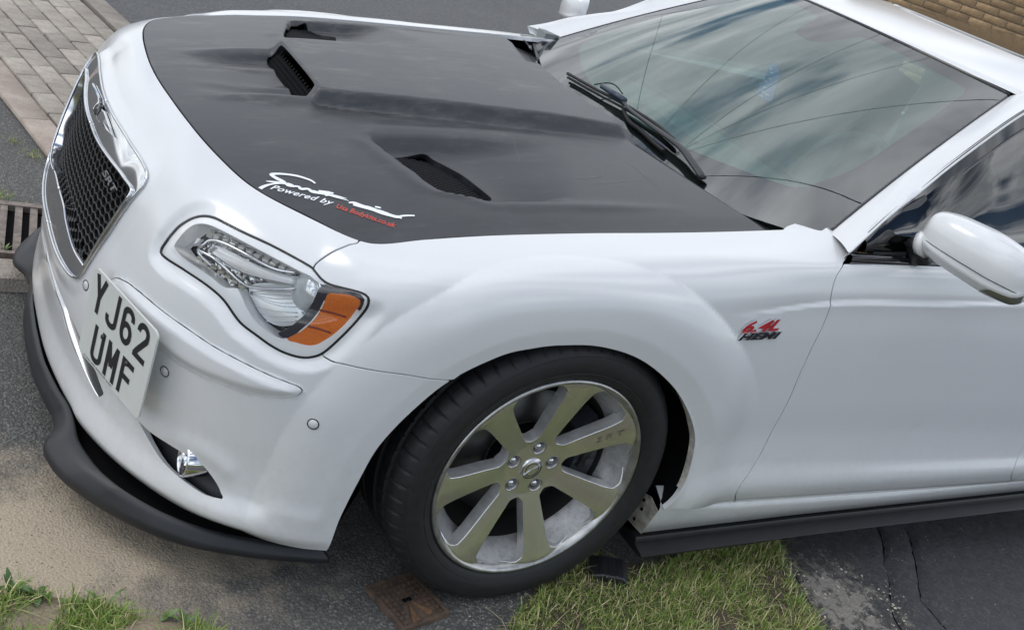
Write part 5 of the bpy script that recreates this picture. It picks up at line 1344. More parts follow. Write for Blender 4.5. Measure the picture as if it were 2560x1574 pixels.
MT['road'] = world_mat('road_asphalt', road_m)
S = 60
struct(mk('ground', [(-S, -S, 0), (S, -S, 0), (S, S, 0), (-S, S, 0)], [(0, 1, 2, 3)], MT['asphalt'], smooth=False))
dS = np.array([.2078, -.978]); nS = np.array([.978, .2078])        # along the sett rows / across them
def SP(u, v, z): return (dS[0]*u+nS[0]*v, dS[1]*u+nS[1]*v, z)
rd = [SP(-40, .56, .004), SP(1.2, .56, .004), (9, 2.2, .004), (45, 2.2, .004), SP(40, 45, .004), SP(-40, 45, .004)]
struct(mk('road', rd, [(0, 1, 2, 3, 4, 5)], MT['road'], smooth=False))
def concrete(nt, b, vec, base=(.30, .275, .245), hi=(.42, .39, .35), lo=(.17, .155, .135)):
    big = noise(nt, 7, 6, .65, vec, dist=.5); f = noise(nt, 190, 4, .7, vec); v = nt.nodes.new('ShaderNodeTexVoronoi'); v.inputs['Scale'].default_value = 140; nt.links.new(vec, v.inputs['Vector'])
    c = ramp(nt, mth(nt, 'ADD', mth(nt, 'MULTIPLY', big, .55), mth(nt, 'MULTIPLY', f, .45)), [(.34, lo), (.5, base), (.66, hi)])
    oi = nt.nodes.new('ShaderNodeObjectInfo'); hs = nt.nodes.new('ShaderNodeHueSaturation'); nt.links.new(c, hs.inputs['Color'])
    mr = nt.nodes.new('ShaderNodeMapRange'); mr.inputs['To Min'].default_value = .78; mr.inputs['To Max'].default_value = 1.18; nt.links.new(oi.outputs['Random'], mr.inputs[0]); nt.links.new(mr.outputs[0], hs.inputs['Value'])
    nt.links.new(hs.outputs[0], b.inputs['Base Color']); b.inputs['Roughness'].default_value = .9; bump(nt, b, mth(nt, 'ADD', f, v.outputs['Distance']), .6, .004)
MT['sett'] = world_mat('grey_sett', lambda nt, b, v: concrete(nt, b, v, (.37, .33, .285), (.50, .455, .40), (.22, .19, .16)))
MT['kerb'] = world_mat('pale_kerb', lambda nt, b, v: concrete(nt, b, v, (.33, .29, .25), (.45, .41, .36), (.20, .17, .14)))
MT['joint'] = world_mat('joint_dirt', lambda nt, b, v: concrete(nt, b, v, (.062, .054, .042), (.11, .10, .075), (.03, .026, .02)))
# setts: bed, individual blocks, flush kerb and channel strip
pav = struct(mk('pavement', [SP(-9, -.325, .006), SP(-.8, -.325, .006), SP(-.8, .43, .006), SP(-9, .43, .006)], [(0, 1, 2, 3)], MT['joint'], smooth=False))
def block_mesh(name, lx, ly, h, mat, n=3, seed=0, bev=.006):
    r = np.random.default_rng(seed); V = []
    xs = [-lx/2, -lx/2+bev, 0, lx/2-bev, lx/2]; ys = [-ly/2, -ly/2+bev, ly/2-bev, ly/2]
    for i, x in enumerate(xs):
        for j, y in enumerate(ys):
            e = (i in (0, 4)) or (j in (0, 3)); V.append((x+r.normal(0, .0012), y+r.normal(0, .0012), h-(.005 if e else 0)+r.normal(0, .0006)))
    F = grid_faces(5, 4); n0 = len(V); rim = [i*4 for i in range(5)]+[16+j for j in (1, 2, 3)]+[4*i+3 for i in (3, 2, 1, 0)]+[2, 1]
    for i in rim: V.append((V[i][0], V[i][1], 0))
    for k in range(len(rim)): a, b = rim[k], rim[(k+1) % len(rim)]; F.append((a, n0+k, n0+(k+1) % len(rim), b))
    me = D.meshes.new(name); me.from_pydata(V, [], F); me.materials.append(mat); me.shade_smooth(); me.set_sharp_from_angle(angle=rad(50)); me.update(); return me
sm = [block_mesh('sett', .205, .094, .022, MT['sett'], seed=k) for k in range(6)]
ang = math.atan2(dS[1], dS[0]); cnt = 0
for r in range(7):
    v = -.268+r*.1035
    for k in range(-22, -3):
        u = k*.2155+(.1078 if r % 2 else 0)-.03*r
        x, y, z = SP(u, v, .004)
        o = D.objects.new('sett', sm[(k*5+r*3) % 6]); COL.objects.link(o); o.parent = pav; o.location = (x, y, z+random.uniform(-.0025, .0025)); o.rotation_euler = (random.uniform(-.008, .008), random.uniform(-.01, .01), ang+random.uniform(-.012, .012)+(PI if k % 2 else 0)); cnt += 1
kerbmesh = [block_mesh('kerb_stone', .905, .125, .030, MT['kerb'], seed=20+k, bev=.008) for k in range(3)]
ks = struct(mk('kerb', [SP(-9, .418, .008), SP(-.9, .418, .008), SP(-.9, .56, .008), SP(-9, .56, .008)], [(0, 1, 2, 3)], MT['joint'], smooth=False))
for k in range(-9, -1):
    x, y, z = SP(k*.912, .488, .005); o = D.objects.new('kerb_stone', kerbmesh[k % 3]); COL.objects.link(o); o.parent = ks; o.location = (x, y, z); o.rotation_euler = (0, 0, ang+random.uniform(-.003, .003))
ks2 = struct(mk('channel', [SP(-9, -.44, .007), SP(-.9, -.44, .007), SP(-.9, -.325, .007), SP(-9, -.325, .007)], [(0, 1, 2, 3)], MT['joint'], smooth=False))
pm = world_mat('pinkish_strip', lambda nt, b, v: concrete(nt, b, v, (.42, .345, .295), (.54, .46, .40), (.27, .215, .18)))
chm = [block_mesh('channel_stone', .905, .118, .018, pm, seed=30+k, bev=.004) for k in range(2)]
for k in range(-9, -1):
    x, y, z = SP(k*.908+.3, -.385, .005); o = D.objects.new('channel_stone', chm[k % 2]); COL.objects.link(o); o.parent = ks2; o.location = (x, y, z); o.rotation_euler = (0, 0, ang)
# kerb slab and soil in front of the gully
ksl = D.objects.new('kerb_slab', block_mesh('kerb_slab', 1.6, .125, .05, MT['kerb'], seed=51, bev=.012)); COL.objects.link(ksl); ksl.location = (-1.55, .50, 0); ksl.rotation_euler = (0, 0, .03); ksl['kind'] = 'structure'
def soil_m(nt, b, vec):
    f = noise(nt, 60, 6, .7, vec); g = noise(nt, 400, 3, .7, vec); nt.links.new(ramp(nt, mth(nt, 'ADD', mth(nt, 'MULTIPLY', f, .6), mth(nt, 'MULTIPLY', g, .4)), [(.35, (.045, .034, .022)), (.55, (.12, .092, .062)), (.7, (.22, .175, .12))]), b.inputs['Base Color']); b.inputs['Roughness'].default_value = .95; bump(nt, b, f, .8, .01)
MT['soil'] = world_mat('dry_soil', soil_m)
MT['sandy'] = world_mat('sandy_soil', lambda nt, b, v: concrete(nt, b, v, (.33, .265, .185), (.48, .40, .29), (.17, .13, .085)))
def blob_sheet(name, poly, z, mat, amp=.006, step=.03, kind='structure', seed=1, edge=.02):
    """irregular ground patch with relief: outline polygon (x,y), raised in the middle"""
    P = np.array(poly, float); pc = np.vstack([P, P[:1]]); P = resample(catmull(P, 4, True), step)
    r = np.random.default_rng(seed); P = P+r.normal(0, step*(.22 if kind else .07), P.shape)
    lo, hi = P.min(0), P.max(0); gx, gy = np.meshgrid(np.arange(lo[0], hi[0], step), np.arange(lo[1], hi[1], step)); Q = np.stack([gx.ravel(), gy.ravel()], 1)+r.uniform(-.3, .3, (gx.size, 2))*step
    Q = Q[inside(P, Q[:, 0], Q[:, 1])]; Q = Q[pdist(Q, np.vstack([P, P[:1]])) > step*.5]
    R = delaunay_2d_cdt([Vector(p) for p in np.vstack([P, Q])], [(i, (i+1) % len(P)) for i in range(len(P))], [], 1, 1e-6)
    V = np.array([tuple(v) for v in R[0]]); d = pdist(V, np.vstack([P, P[:1]])); h = z+amp*sstep(d, 0, edge)*(.55+.45*r.random(len(V)))
    return mk(name, np.c_[V, h], [tuple(f) for f in R[2]], mat, None, True, kind=kind)
blob_sheet('verge_soil', [(-2.4, .57), (-1.2, .57), (-.9, .575), (-.75, .60), (-.78, .66), (-.95, .655), (-1.3, .66), (-2.4, .67)], .001, MT['soil'], .012, .025)
# lawn and sparse soil
lawn_poly = [tuple(gnd(u, v)[:2]) for u, v in px('1262,1574 1300,1522 1340,1490 1400,1440 1480,1380 1550,1405 1620,1422 1690,1395 1737,1366 1808,1342 1945,1325 1958,1400 1990,1470 2050,1574')]+[ (.93, -1.6), (1.1, -2.6), (2.4, -4.2), (2.5, -7.5), (-3.2, -7.5), (-3.0, -3.6), (-1.5, -2.9), (-.35, -2.4), (-.10, -1.6), (-.02, -1.2)]
blob_sheet('lawn_soil', lawn_poly, .001, MT['soil'], .016, .06, seed=3, edge=.06)
blob_sheet('verge_soil', [(-1.6, -.86), (-1.2, -.80), (-1.0, -.80), (-.86, -.865), (-.72, -.93), (-.60, -.98), (-.60, -1.10), (-.9, -1.2), (-1.8, -1.3), (-2.3, -1.1)], .001, MT['sandy'], .010, .03, seed=4)

# grass blades
def grass_mat(name, cols):
    m, nt, b = node_mat(name); at = nt.nodes.new('ShaderNodeAttribute'); at.attribute_name = 'tone'; at.attribute_type = 'GEOMETRY'
    nt.links.new(ramp(nt, at.outputs['Fac'], cols), b.inputs['Base Color']); b.inputs['Roughness'].default_value = .55; b.inputs['Specular IOR Level'].default_value = .3
    b.inputs['Subsurface Weight'].default_value = 0; return m
MT['grass'] = grass_mat('grass_blade', [(0, (.075, .130, .022)), (.3, (.155, .250, .045)), (.55, (.27, .36, .080)), (.75, (.46, .45, .18)), (1, (.72, .62, .36))])
def blades(name, P, hmin, hmax, wid, dry, seed, lean=.6, label=None):
    r = np.random.default_rng(seed); n = len(P); a = r.uniform(0, 2*PI, n); h = r.uniform(hmin, hmax, n)*(.5+r.random(n)); ln = np.abs(r.normal(0, lean, n)); la = r.uniform(0, 2*PI, n); w = wid*r.uniform(.5, 1.2, n)
    L = np.stack([np.cos(la), np.sin(la)], 1); Wd = np.stack([-np.sin(la+r.normal(0, .5, n)), np.cos(la)], 1); V = np.zeros((n, 7, 3))
    for k, t in enumerate((0, .38, .72, 1)):
        c = np.zeros((n, 3)); c[:, :2] = P+L*(ln*h*t**1.8)[:, None]; c[:, 2] = .006+h*t*np.clip(1-.30*ln*t, .12, 1)
        wk = w*(1, .85, .55, 0)[k]
        if k < 3: V[:, 2*k] = c+np.c_[Wd*wk[:, None], np.zeros(n)]; V[:, 2*k+1] = c-np.c_[Wd*wk[:, None], np.zeros(n)]
        else: V[:, 6] = c
    me = D.meshes.new(name); nv = n*7; me.vertices.add(nv); me.vertices.foreach_set('co', V.reshape(-1))
    base = (np.arange(n)*7)[:, None]; q = np.concatenate([base+[0, 1, 3, 2], base+[2, 3, 5, 4]], 1).reshape(-1, 4); t3 = (base+[4, 5, 6])
    me.loops.add(len(q)*4+len(t3)*3); me.loops.foreach_set('vertex_index', np.concatenate([q.ravel(), t3.ravel()]).astype(np.int32))
    me.polygons.add(len(q)+len(t3)); st = np.concatenate([np.arange(len(q))*4, len(q)*4+np.arange(len(t3))*3]).astype(np.int32); me.polygons.foreach_set('loop_start', st)
    at = me.attributes.new('tone', 'FLOAT', 'POINT'); tone = np.clip(r.normal(dry, .22, n), 0, 1); tone = np.where(r.random(n) < .10, .9+.1*r.random(n), tone); at.data.foreach_set('value', np.repeat(tone, 7).astype(np.float32))
    me.update(calc_edges=True); me.validate(); me.materials.append(MT['grass']); o = D.objects.new(name, me); COL.objects.link(o); o['kind'] = 'stuff'
    if label: o['label'] = label
    return o
from mathutils import noise as mnoise
def scatter(poly, n, seed, dens=None):
    r = np.random.default_rng(seed); P = np.array(poly); lo, hi = P.min(0), P.max(0); Q = r.uniform(lo, hi, (n, 2)); Q = Q[inside(P, Q[:, 0], Q[:, 1])]
    if dens is not None: Q = Q[np.array([r.random() < dens(*q) for q in Q])]
    return Q
near_lawn = [tuple(gnd(u, v)[:2]) for u, v in px('1262,1574 1292,1530 1335,1498 1395,1445 1440,1408 1480,1386 1550,1415 1620,1430 1690,1402 1737,1372 1808,1348 1900,1332 1945,1332 1955,1400 1985,1470 2048,1574')]+[(.93, -1.45), (0, -1.45), (-.02, -1.25)]
def dn(x, y):
    if abs((x-.362)*.88-(y+.905)*.47) < .055 and abs((x-.362)*.47+(y+.905)*.88) < .040: return 0
    if x < .35 and y > -1.05 and random.random() < .3: return .1
    v = mnoise.noise((x*5, y*5, 1.7)); e = mnoise.noise((x*14, y*14, 4.1)); return np.clip(.72+1.3*v+.5*e, .06, 1)
nl = np.array(near_lawn)
Q = scatter(near_lawn, 46000, 5, dn); blades('grass', Q, .012, .034, .0014, .46, 6, .9)
Q = scatter(near_lawn, 2600, 15, lambda x, y: .7); blades('grass_straw', Q, .020, .050, .0011, .92, 16, 1.6)
far_lawn = [(-.05, -1.45), (.93, -1.45), (1.1, -2.6), (2.2, -4.0), (2.2, -7), (-3, -7), (-2.8, -3.6), (-1.4, -2.9), (-.4, -2.4), (-.12, -1.6)]
Q = scatter(far_lawn, 60000, 7); blades('lawn', Q, .02, .05, .004, .42, 8, .7)
wp = [(-1.45, -.84), (-1.0, -.80), (-.86, -.87), (-.72, -.935), (-.64, -.99), (-.7, -1.08), (-1.0, -1.1), (-1.6, -1.1)]
Q = scatter(wp, 26000, 9, lambda x, y: np.clip(.30+1.7*mnoise.noise((x*9, y*9, .3)), 0, .95)); blades('verge_grass', Q, .014, .045, .0014, .40, 10, .9)
def tuft_ring(x0, y0, r, n, seed): g = np.random.default_rng(seed); return np.c_[x0+g.normal(0, r, n), y0+g.normal(0, r, n)]
Q = np.vstack([tuft_ring(-.91, .60, .02, 30, 1), tuft_ring(-.885, 1.62, .018, 60, 2), tuft_ring(-.82, 1.50, .02, 70, 3), tuft_ring(-.965, 1.10, .02, 70, 4), tuft_ring(-.93, 1.10, .03, 40, 5)]); blades('gutter_grass', Q, .008, .022, .0011, .5, 11, 1.0)

# weeds: rosettes with separate leaves
def leaf(mb, o, az, L, W, lift_, droop, lobes=0):
    d = np.array([math.cos(az), math.sin(az), 0]); s_ = np.array([-d[1], d[0], 0]); V = []; n = 9
    for i in range(n+1):
        t = i/n; c = np.array(o)+d*L*t*(1-.15*droop*t)+np.array([0, 0, L*(lift_*t-droop*t*t)]); c[2] = max(c[2], .004)
        w = W*(math.sin(PI*min(1, t*.94+.05))**.8)*(1-.25*t); w *= 1+(.45*lobes*(1 if i % 2 else -1)*(t < .95)) if lobes else 1
        V += [c+s_*w+[0, 0, w*.35], c, c-s_*w+[0, 0, w*.35]]
    mb.add(V, grid_faces(n+1, 3)); return mb
def leaf_mat(name, c0, c1):
    m, nt, b = node_mat(name); f = noise(nt, 40, 4); nt.links.new(ramp(nt, f, [(.3, c0), (.7, c1)]), b.inputs['Base Color']); b.inputs['Roughness'].default_value = .45; return m
MT['leaf'] = leaf_mat('weed_leaf', (.045, .100, .022), (.095, .175, .045)); MT['leaf2'] = leaf_mat('weed_leaf_pale', (.085, .15, .035), (.16, .24, .07))
def weed(name, label, x, y, n, L, W, lift_, droop, lobes, seed, mat, group='weeds on the verge'):
    r = random.Random(seed); t = thing(name, label, 'weed', (x, y, 0), group)
    L *= .62; W *= .66
    for k in range(n):
        az = 2*PI*k/n+r.uniform(-.4, .4); mb = MB(); leaf(mb, (0, 0, .006), az, L*r.uniform(.6, 1.1), W*r.uniform(.75, 1.2), lift_*r.uniform(.5, 1.4), droop*r.uniform(.6, 1.3), lobes); mb.obj('leaf', mat, t, smooth=True)
    return t
weed('plantain', 'tall narrow-leaved plantain at the left end of the verge', -1.055, -.800, 11, .085, .0085, 1.3, .9, 0, 1, MT['leaf'])
weed('plantain', 'flat broad-leaved plantain beside the tall narrow-leaved one', -1.010, -.815, 9, .060, .0125, .7, .6, 0, 2, MT['leaf'])
weed('dandelion', 'pale jagged-leaved dandelion in the middle of the left verge', -.935, -.850, 10, .080, .0065, .8, .8, 1, 3, MT['leaf2'])
weed('dandelion', 'low spreading dandelion with long strap leaf pointing at the car', -.885, -.865, 9, .090, .0060, .9, .9, .5, 4, MT['leaf2'])
weed('dandelion', 'jagged weed rosette growing at the edge of the asphalt', -.765, -.905, 8, .060, .0065, 1.0, .9, .9, 5, MT['leaf2'])
weed('dandelion', 'small upright weed nearest the black splitter', -.735, -.930, 6, .050, .0085, 1.4, .7, .3, 6, MT['leaf'])
weed('creeping_weed', 'small green weed between the drain grate and the kerb slab', -.925, .615, 12, .035, .0075, .9, .8, .3, 7, MT['leaf'], 'weeds by the gully')
weed('creeping_weed', 'small green weed growing through the slots of the drain grate', -.975, .70, 6, .040, .0070, 1.2, .5, 0, 8, MT['leaf2'], 'weeds by the gully')
weed('clover', 'small broad-leaved plant in the grass under the sill', .655, -.865, 8, .030, .0085, .8, .5, 0, 9, MT['leaf'], 'weeds in the grass')

# loose grit
def stones(name, P, s0, s1, mat, seed, kind='stuff', label=None, z0=.001):
    r = np.random.default_rng(seed); n = len(P); base = np.array([(1, 0, .1), (.3, .95, 0), (-.8, .6, .1), (-.85, -.55, 0), (.35, -.9, .1), (.1, .1, .75), (-.1, -.2, .7)])
    F0 = [(0, 1, 5), (1, 2, 5), (2, 3, 6), (3, 4, 6), (4, 0, 6), (0, 5, 6), (5, 2, 6)]
    V = np.zeros((n, 7, 3)); s = r.uniform(s0, s1, n)*r.uniform(.5, 1, n); a = r.uniform(0, 2*PI, n); c, q = np.cos(a), np.sin(a)
    b = base[None]*(1+r.normal(0, .18, (n, 7, 3))); x = b[..., 0]*s[:, None]; y = b[..., 1]*s[:, None]*.75; z = b[..., 2]*s[:, None]*.8
    V[..., 0] = x*c[:, None]-y*q[:, None]+P[:, 0:1]; V[..., 1] = x*q[:, None]+y*c[:, None]+P[:, 1:2]; V[..., 2] = z+z0
    F = [tuple(i+7*k for i in f) for k in range(n) for f in F0]
    o = mk(name, V.reshape(-1, 3), F, mat, None, False, kind=kind, label=label); return o
MT['grit'] = simple('pale_grit', (.34, .32, .29), .9, var=.5, vscale=120); MT['grit2'] = simple('dark_grit', (.10, .095, .09), .9, var=.5, vscale=90)
gp = [(-.10, -.86), (.0, -.92), (.28, -.88), (.45, -.80), (.38, -.95), (.15, -1.02), (.03, -1.15), (-.10, -1.12)]
stones('loose_grit', scatter(gp, 900, 21), .0012, .0045, MT['grit'], 22)
stones('scattered_grit', scatter([(-1.2, -.3), (-.3, -.75), (-.1, -1.2), (-1.2, -1.2)], 3200, 23), .0007, .0026, MT['grit2'], 24)
stones('scattered_grit', scatter([(-1.2, -.3), (-.3, -.75), (-.1, -1.2), (-1.2, -1.2)], 1600, 25), .0006, .0020, MT['grit'], 26)
stones('gutter_grit', scatter([(-1.1, 1.0), (-.7, 1.05), (-.7, 1.75), (-.9, 2.0), (-1.1, 1.9)], 500, 27), .001, .004, MT['grit'], 28)
def pebble(label, x, y, s, seed, mat):
    bm_ = MB(); r = np.random.default_rng(seed); n = 10; V = []
    for i in range(7):
        t = PI*i/6
        for k in range(n): p = 2*PI*k/n; q = 1+r.normal(0, .09); V.append((math.sin(t)*math.cos(p)*s*q, math.sin(t)*math.sin(p)*s*.75*q, s*.5+math.cos(t)*s*.5))
    o = mk('pebble', V, grid_faces(7, n, closed_v=True), mat, None, True); o.location = (x, y, 0); tag(o, label, 'stone', 'loose stones by the front tyre'); return o
pebble('largest pale stone on the gravel beside the grass', .150, -.945, .011, 1, MT['grit']); pebble('small white stone left of the largest one', .098, -.937, .0055, 2, MT['grit'])
pebble('broken buff stone lying in the straw', .035, -1.035, .014, 3, simple('buff_stone', (.42, .36, .27), .9, var=.3)); pebble('small pale stone close to the foot of the tyre', .078, -.915, .004, 4, MT['grit'])

# broken black tar surface with three slabs, crumbling pale edge
def tar_m(nt, b, vec):
    f = noise(nt, 55, 7, .7, vec, dist=.6); h = noise(nt, 300, 3, .7, vec); c = noise(nt, 22, 9, .8, vec, dist=.25)
    col = ramp(nt, mth(nt, 'ADD', mth(nt, 'MULTIPLY', f, .5), mth(nt, 'MULTIPLY', h, .5)), [(.35, (.032, .032, .035)), (.55, (.070, .070, .075)), (.68, (.15, .15, .152))])
    sp = nt.nodes.new('ShaderNodeSeparateXYZ'); nt.links.new(vec, sp.inputs[0])
    dx = mth(nt, 'ADD', sp.outputs[0], -1.08); dy = mth(nt, 'ADD', sp.outputs[1], 1.08); dd = mth(nt, 'SQRT', mth(nt, 'ADD', mth(nt, 'MULTIPLY', dx, dx), mth(nt, 'MULTIPLY', dy, dy)))
    k = mth(nt, 'SUBTRACT', .24, dd); k = mth(nt, 'MULTIPLY', k, .85); k = mth(nt, 'ADD', k, mth(nt, 'SUBTRACT', c, .53)); k = mth(nt, 'MULTIPLY', k, 9, True)
    pale = ramp(nt, h, [(.3, (.15, .14, .13)), (.6, (.34, .31, .27)), (.8, (.50, .46, .40))]); col = mixc(nt, k, col, pale)
    w = mth(nt, 'GREATER_THAN', noise(nt, 38, 3, .6, vec, dist=2.0), .735); col = mixc(nt, mth(nt, 'MULTIPLY', w, .6), col, (.32, .32, .31))
    nt.links.new(col, b.inputs['Base Color']); b.inputs['Roughness'].default_value = .72; bump(nt, b, mth(nt, 'ADD', f, mth(nt, 'MULTIPLY', k, .8)), .8, .010)
MT['tar'] = world_mat('cracked_tar', tar_m)
tg = struct(mk('driveway_bed', [(1.0, -.60, .003), (4.5, -.60, .003), (4.5, -3.2, .003), (1.15, -3.2, .003), (.93, -1.5, .003), (1.0, -1.0, .003)], [(0, 1, 2, 3, 4, 5)], MT['dark'], smooth=False))
def slab(poly, seed):
    o = blob_sheet('driveway_slab', poly, .004, MT['tar'], .010, .022, None, seed, .006); o.parent = tg; return o
cr1 = [(1.60, -.60), (1.53, -.80), (1.46, -.90), (1.40, -.96), (1.353, -1.026), (1.27, -1.12), (1.21, -1.22), (1.15, -1.6), (1.17, -3.2)]
cr2 = [(1.72, -.60), (1.645, -.829), (1.57, -.93), (1.49, -1.024), (1.42, -1.10), (1.39, -1.18), (1.35, -1.7), (1.4, -3.2)]
g_ = .0022
slab([(1.09, -.60)]+[(a-g_, b) for a, b in cr1]+[(1.12, -3.2), (.94, -1.5), (.955, -1.17), (.99, -1.02), (1.035, -.92), (1.07, -.80)], 41)
slab([(a+g_, b) for a, b in cr1]+[(a-g_, b) for a, b in cr2][::-1], 42)
slab([(a+g_, b) for a, b in cr2]+[(4.5, -3.2), (4.5, -.60)], 43)
stones('tar_crumbs', scatter([(.98, -.95), (1.2, -.95), (1.35, -1.10), (1.2, -1.25), (.95, -1.3)], 420, 44), .0015, .0075, simple('pale_crumb', (.46, .42, .35), .95, var=.4, vscale=80), 45, z0=.010)
stones('tar_chips', scatter([(1.0, -.80), (2.2, -.80), (2.0, -1.3), (.95, -1.3)], 500, 46), .0008, .0032, MT['grit'], 47, z0=.011)
stones('crumbling_mortar', scatter([(.985, -1.0), (1.06, -1.02), (1.16, -1.05), (1.26, -1.07), (1.27, -1.13), (1.16, -1.10), (1.05, -1.07), (.975, -1.05)], 260, 48), .003, .011, simple('crumbled_mortar', (.50, .44, .34), .95, var=.4, vscale=60), 49, z0=.006)

# ------------------------------------------------------------------ street ironwork
def rust(nt, b, vec, c0=(.06, .045, .036), c1=(.125, .085, .062), c2=(.20, .12, .075)):
    f = noise(nt, 35, 7, .7, vec); nt.links.new(ramp(nt, f, [(.35, c0), (.55, c1), (.75, c2)]), b.inputs['Base Color']); b.inputs['Roughness'].default_value = .8; b.inputs['Metallic'].default_value = .15; bump(nt, b, noise(nt, 300, 4, .7, vec), .5, .002)
MT['rust'] = world_mat('rusty_iron', rust); MT['iron'] = world_mat('grey_iron', lambda nt, b, v: rust(nt, b, v, (.13, .11, .10), (.24, .20, .175), (.34, .28, .235)))
MT['rust_bright'] = world_mat('orange_rust', lambda nt, b, v: rust(nt, b, v, (.14, .075, .04), (.22, .125, .065), (.30, .17, .09)))
cov = thing('access_cover', 'small rusty square iron access cover beside the front tyre', 'drain cover', (-.222, -.925, 0)); ca = rad(15.5); cov.rotation_euler = (0, 0, ca)
mb = MB(); W_, H_ = .142, .152
for cx, cy, sx_, sy_ in ((0, H_/2-.005, W_, .010), (0, -H_/2+.005, W_, .010), (-W_/2+.005, 0, .010, H_-.02), (W_/2-.005, 0, .010, H_-.02)): mb.box((cx, cy, .006), (sx_, sy_, .012))
mb.obj('cover_frame', MT['rust'], cov); mb = MB(); mb.box((0, 0, .004), (W_-.024, H_-.024, .008)); pl_ = mb.obj('cover_plate', MT['rust'], cov)
tris = [[(-.034, -.066), (-.004, -.008), (-.012, -.064)], [(.036, -.052), (.006, -.006), (.020, -.060)]]
for i in range(8):
    for j in range(9):
        x, y = -.0525+i*.015, -.060+j*.015
        if abs(x) < .010 and abs(y-.004) < .011: continue
        if y < 0 and abs(x-.001) < (-y)*.52+.010: continue
        mb = MB(); mb.box((x, y, .0098), (.0100, .0100, .0045), taper=.88); mb.obj('raised_square', MT['rust'], pl_)
for t3_ in tris:
    mb = MB(); V = [(a, b, .0082) for a, b in t3_]+[(a, b, .0104) for a, b in t3_]; mb.add(V, [(3, 4, 5)[::-1], (0, 1, 4, 3), (1, 2, 5, 4), (2, 0, 3, 5)]); mb.obj('raised_wedge', MT['rust_bright'], pl_)
mb = MB(); 
for cx in (-.006, .007): mb.tube([(cx, .004, .0078), (cx, .004, .0086)], .007, 14)
mb.obj('key_hole', MT['dark'], pl_)
gr_ = thing('drain_grate', 'cast iron road gully grate at the left behind the splitter', 'drain cover', (-1.085, .85, 0)); gr_.rotation_euler = (0, 0, -.04)
mk('grate_sump', [(-.27, -.17, .002), (.27, -.17, .002), (.27, .17, .002), (-.27, .17, .002)], [(0, 1, 2, 3)], MT['dark'], gr_, False)
mb = MB(); mb.box((0, .180, .012), (.56, .030, .024)); mb.box((0, -.178, .012), (.56, .018, .024)); mb.box((.275, -.0, .012), (.02, .33, .024)); mb.box((-.275, 0, .012), (.02, .33, .024)); mb.obj('grate_frame', MT['iron'], gr_)
for k in range(12):
    x = -.25+k*.0455; mb = MB(); R3 = Matrix.Rotation(-.06, 3, 'Z'); mb.box((x, 0, .0115), (.0225, .328, .019), R3); mb.obj('grate_bar', MT['iron'], gr_)
# black plastic block lying in the grass
blk = MB(); prof_ = [(-.045, 0), (-.042, .020), (-.012, .027), (.034, .024), (.046, .012), (.046, 0)]; V = []
for y in (-.030, -.027, .027, .030):
    for x, z in prof_: V.append((x*(1 if abs(y) < .03 else .96), y, z*(1 if abs(y) < .03 else .9)))
F = grid_faces(4, 6)+[tuple(range(6)), tuple(18+k for k in range(6))[::-1]]; blk.add(V, F); rb_ = MB()
bo = thing('plastic_block', 'black plastic block lying in the grass behind the front wheel', 'block', (.362, -.905, .014)); bo.rotation_euler = (.12, -.14, rad(-28)); bo.scale = (1.15, 1.25, 1.15)
blk.obj('block_body', MT['black_plastic'], bo)
mb = MB()
for xx in (-.02, .0, .02): mb.box((xx, 0, .0268), (.0015, .050, .002))
mb.obj('moulded_rib', MT['black_plastic'], bo)

# ------------------------------------------------------------------ house wall far behind the roof of the car
d0 = ray(2430, 30); d0 = d0/np.linalg.norm(d0); wp0 = CAMP+d0*11.6
hd_ = np.array([d0[0], d0[1]]); hd_ /= np.linalg.norm(hd_); wx = np.array([hd_[1], -hd_[0]]); th_ = rad(-6); wx = np.array([wx[0]*math.cos(th_)-wx[1]*math.sin(th_), wx[0]*math.sin(th_)+wx[1]*math.cos(th_)])
hw_ = thing('house_wall', 'yellow-brown brick house wall far behind the car roof', 'wall', (wp0[0], wp0[1], 0)); hw_.rotation_euler = (0, 0, math.atan2(wx[1], wx[0]))
def brick_m(nt, b, vec):
    oi = nt.nodes.new('ShaderNodeObjectInfo'); f = noise(nt, 30, 5, .65, vec); c = ramp(nt, f, [(.3, (.26, .165, .085)), (.7, (.40, .275, .155))])
    hs = nt.nodes.new('ShaderNodeHueSaturation'); nt.links.new(c, hs.inputs['Color']); mr = nt.nodes.new('ShaderNodeMapRange'); mr.inputs['To Min'].default_value = .75; mr.inputs['To Max'].default_value = 1.2; nt.links.new(oi.outputs['Random'], mr.inputs[0]); nt.links.new(mr.outputs[0], hs.inputs['Value'])
    nt.links.new(hs.outputs[0], b.inputs['Base Color']); b.inputs['Roughness'].default_value = .9; bump(nt, b, f, .5, .004)
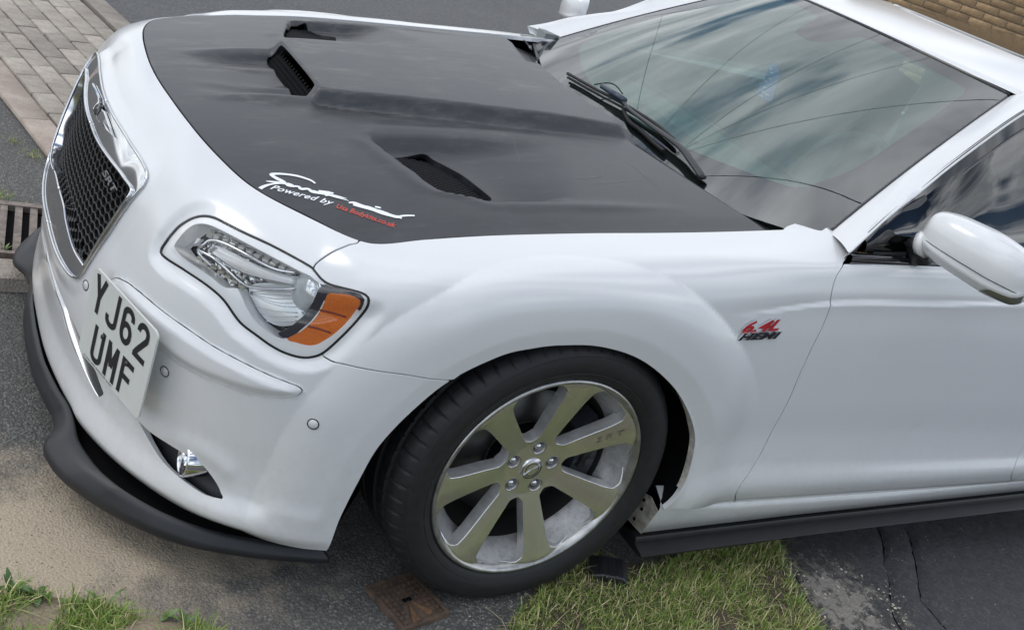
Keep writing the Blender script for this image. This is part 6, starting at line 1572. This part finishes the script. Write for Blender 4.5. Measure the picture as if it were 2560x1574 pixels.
MT['brick'] = world_mat('buff_brick', brick_m); MT['mortar'] = simple('mortar', (.30, .25, .19), .95, var=.2)
mb = MB(); mb.box((2.6, .06, 1.7), (8, .1, 3.4)); mb.obj('wall_core', MT['mortar'], hw_)
bmsh = block_mesh('brick', .215, .065, .014, MT['brick'], seed=61, bev=.004)
for r in range(20):
    for k in range(4, 19):
        o = D.objects.new('brick', bmsh); COL.objects.link(o); o.parent = hw_; o.location = ((k-10)*.225+(.1125 if r % 2 else 0), .010, .56+r*.075); o.rotation_euler = (PI/2, 0, 0)
mb = MB()
for r in range(45):
    for k in range(35):
        if 27 > r >= 7 and k < 14: continue
        mb.box(((k-6)*.225+(.1125 if r % 2 else 0), .004, .035+r*.075), (.215, .012, .065))
ob = mb.obj('brick_field', MT['brick'], hw_); ob['kind'] = 'stuff'
mb = MB(); mb.box((-.12, -.005, 1.62), (.22, .03, .10)); mb.obj('air_vent', MT['dark'], hw_)

# ------------------------------------------------------------------ overhead cables across the street (they mirror in the windscreen)
def refl(u, v):
    q = ws_plane([(u, v)]); P, n = ws_ev(0)(q); P = P[0]; n = n[0]; d = P-CAMP; d /= np.linalg.norm(d); return P, d-2*(d@n)*n
pole = thing('cable_span', 'black overhead telephone cables crossing above the street', 'cable')
for c_, dist in (((1880, 150), (1690, 372), (2000, 290)), 14), :
    pass
for (a_, b_), hh in ((((1715, 366), (2050, 150)), 6.5), (((1712, 372), (2180, 182)), 6.5), (((1716, 380), (2400, 252)), 6.5), (((1650, 330), (1980, 40)), 7.0), (((1590, 290), (1660, 20)), 7.5), (((1770, 440), (2140, 505)), 7.0)):
    E_ = []
    for p in (a_, b_):
        P, r_ = refl(*p); t = (hh-P[2])/max(r_[2], .12); E_.append(P+r_*min(t, 40))
    A_, B_ = E_; A2 = A_+(A_-B_)*.8; B2 = B_+(B_-A_)*.8
    ts = np.linspace(0, 1, 24)[:, None]; pts = A2*(1-ts)+B2*ts; mb = MB(); mb.tube(pts, .0065, 6); mb.obj('cable', MT['rubber'], pole, smooth=True)
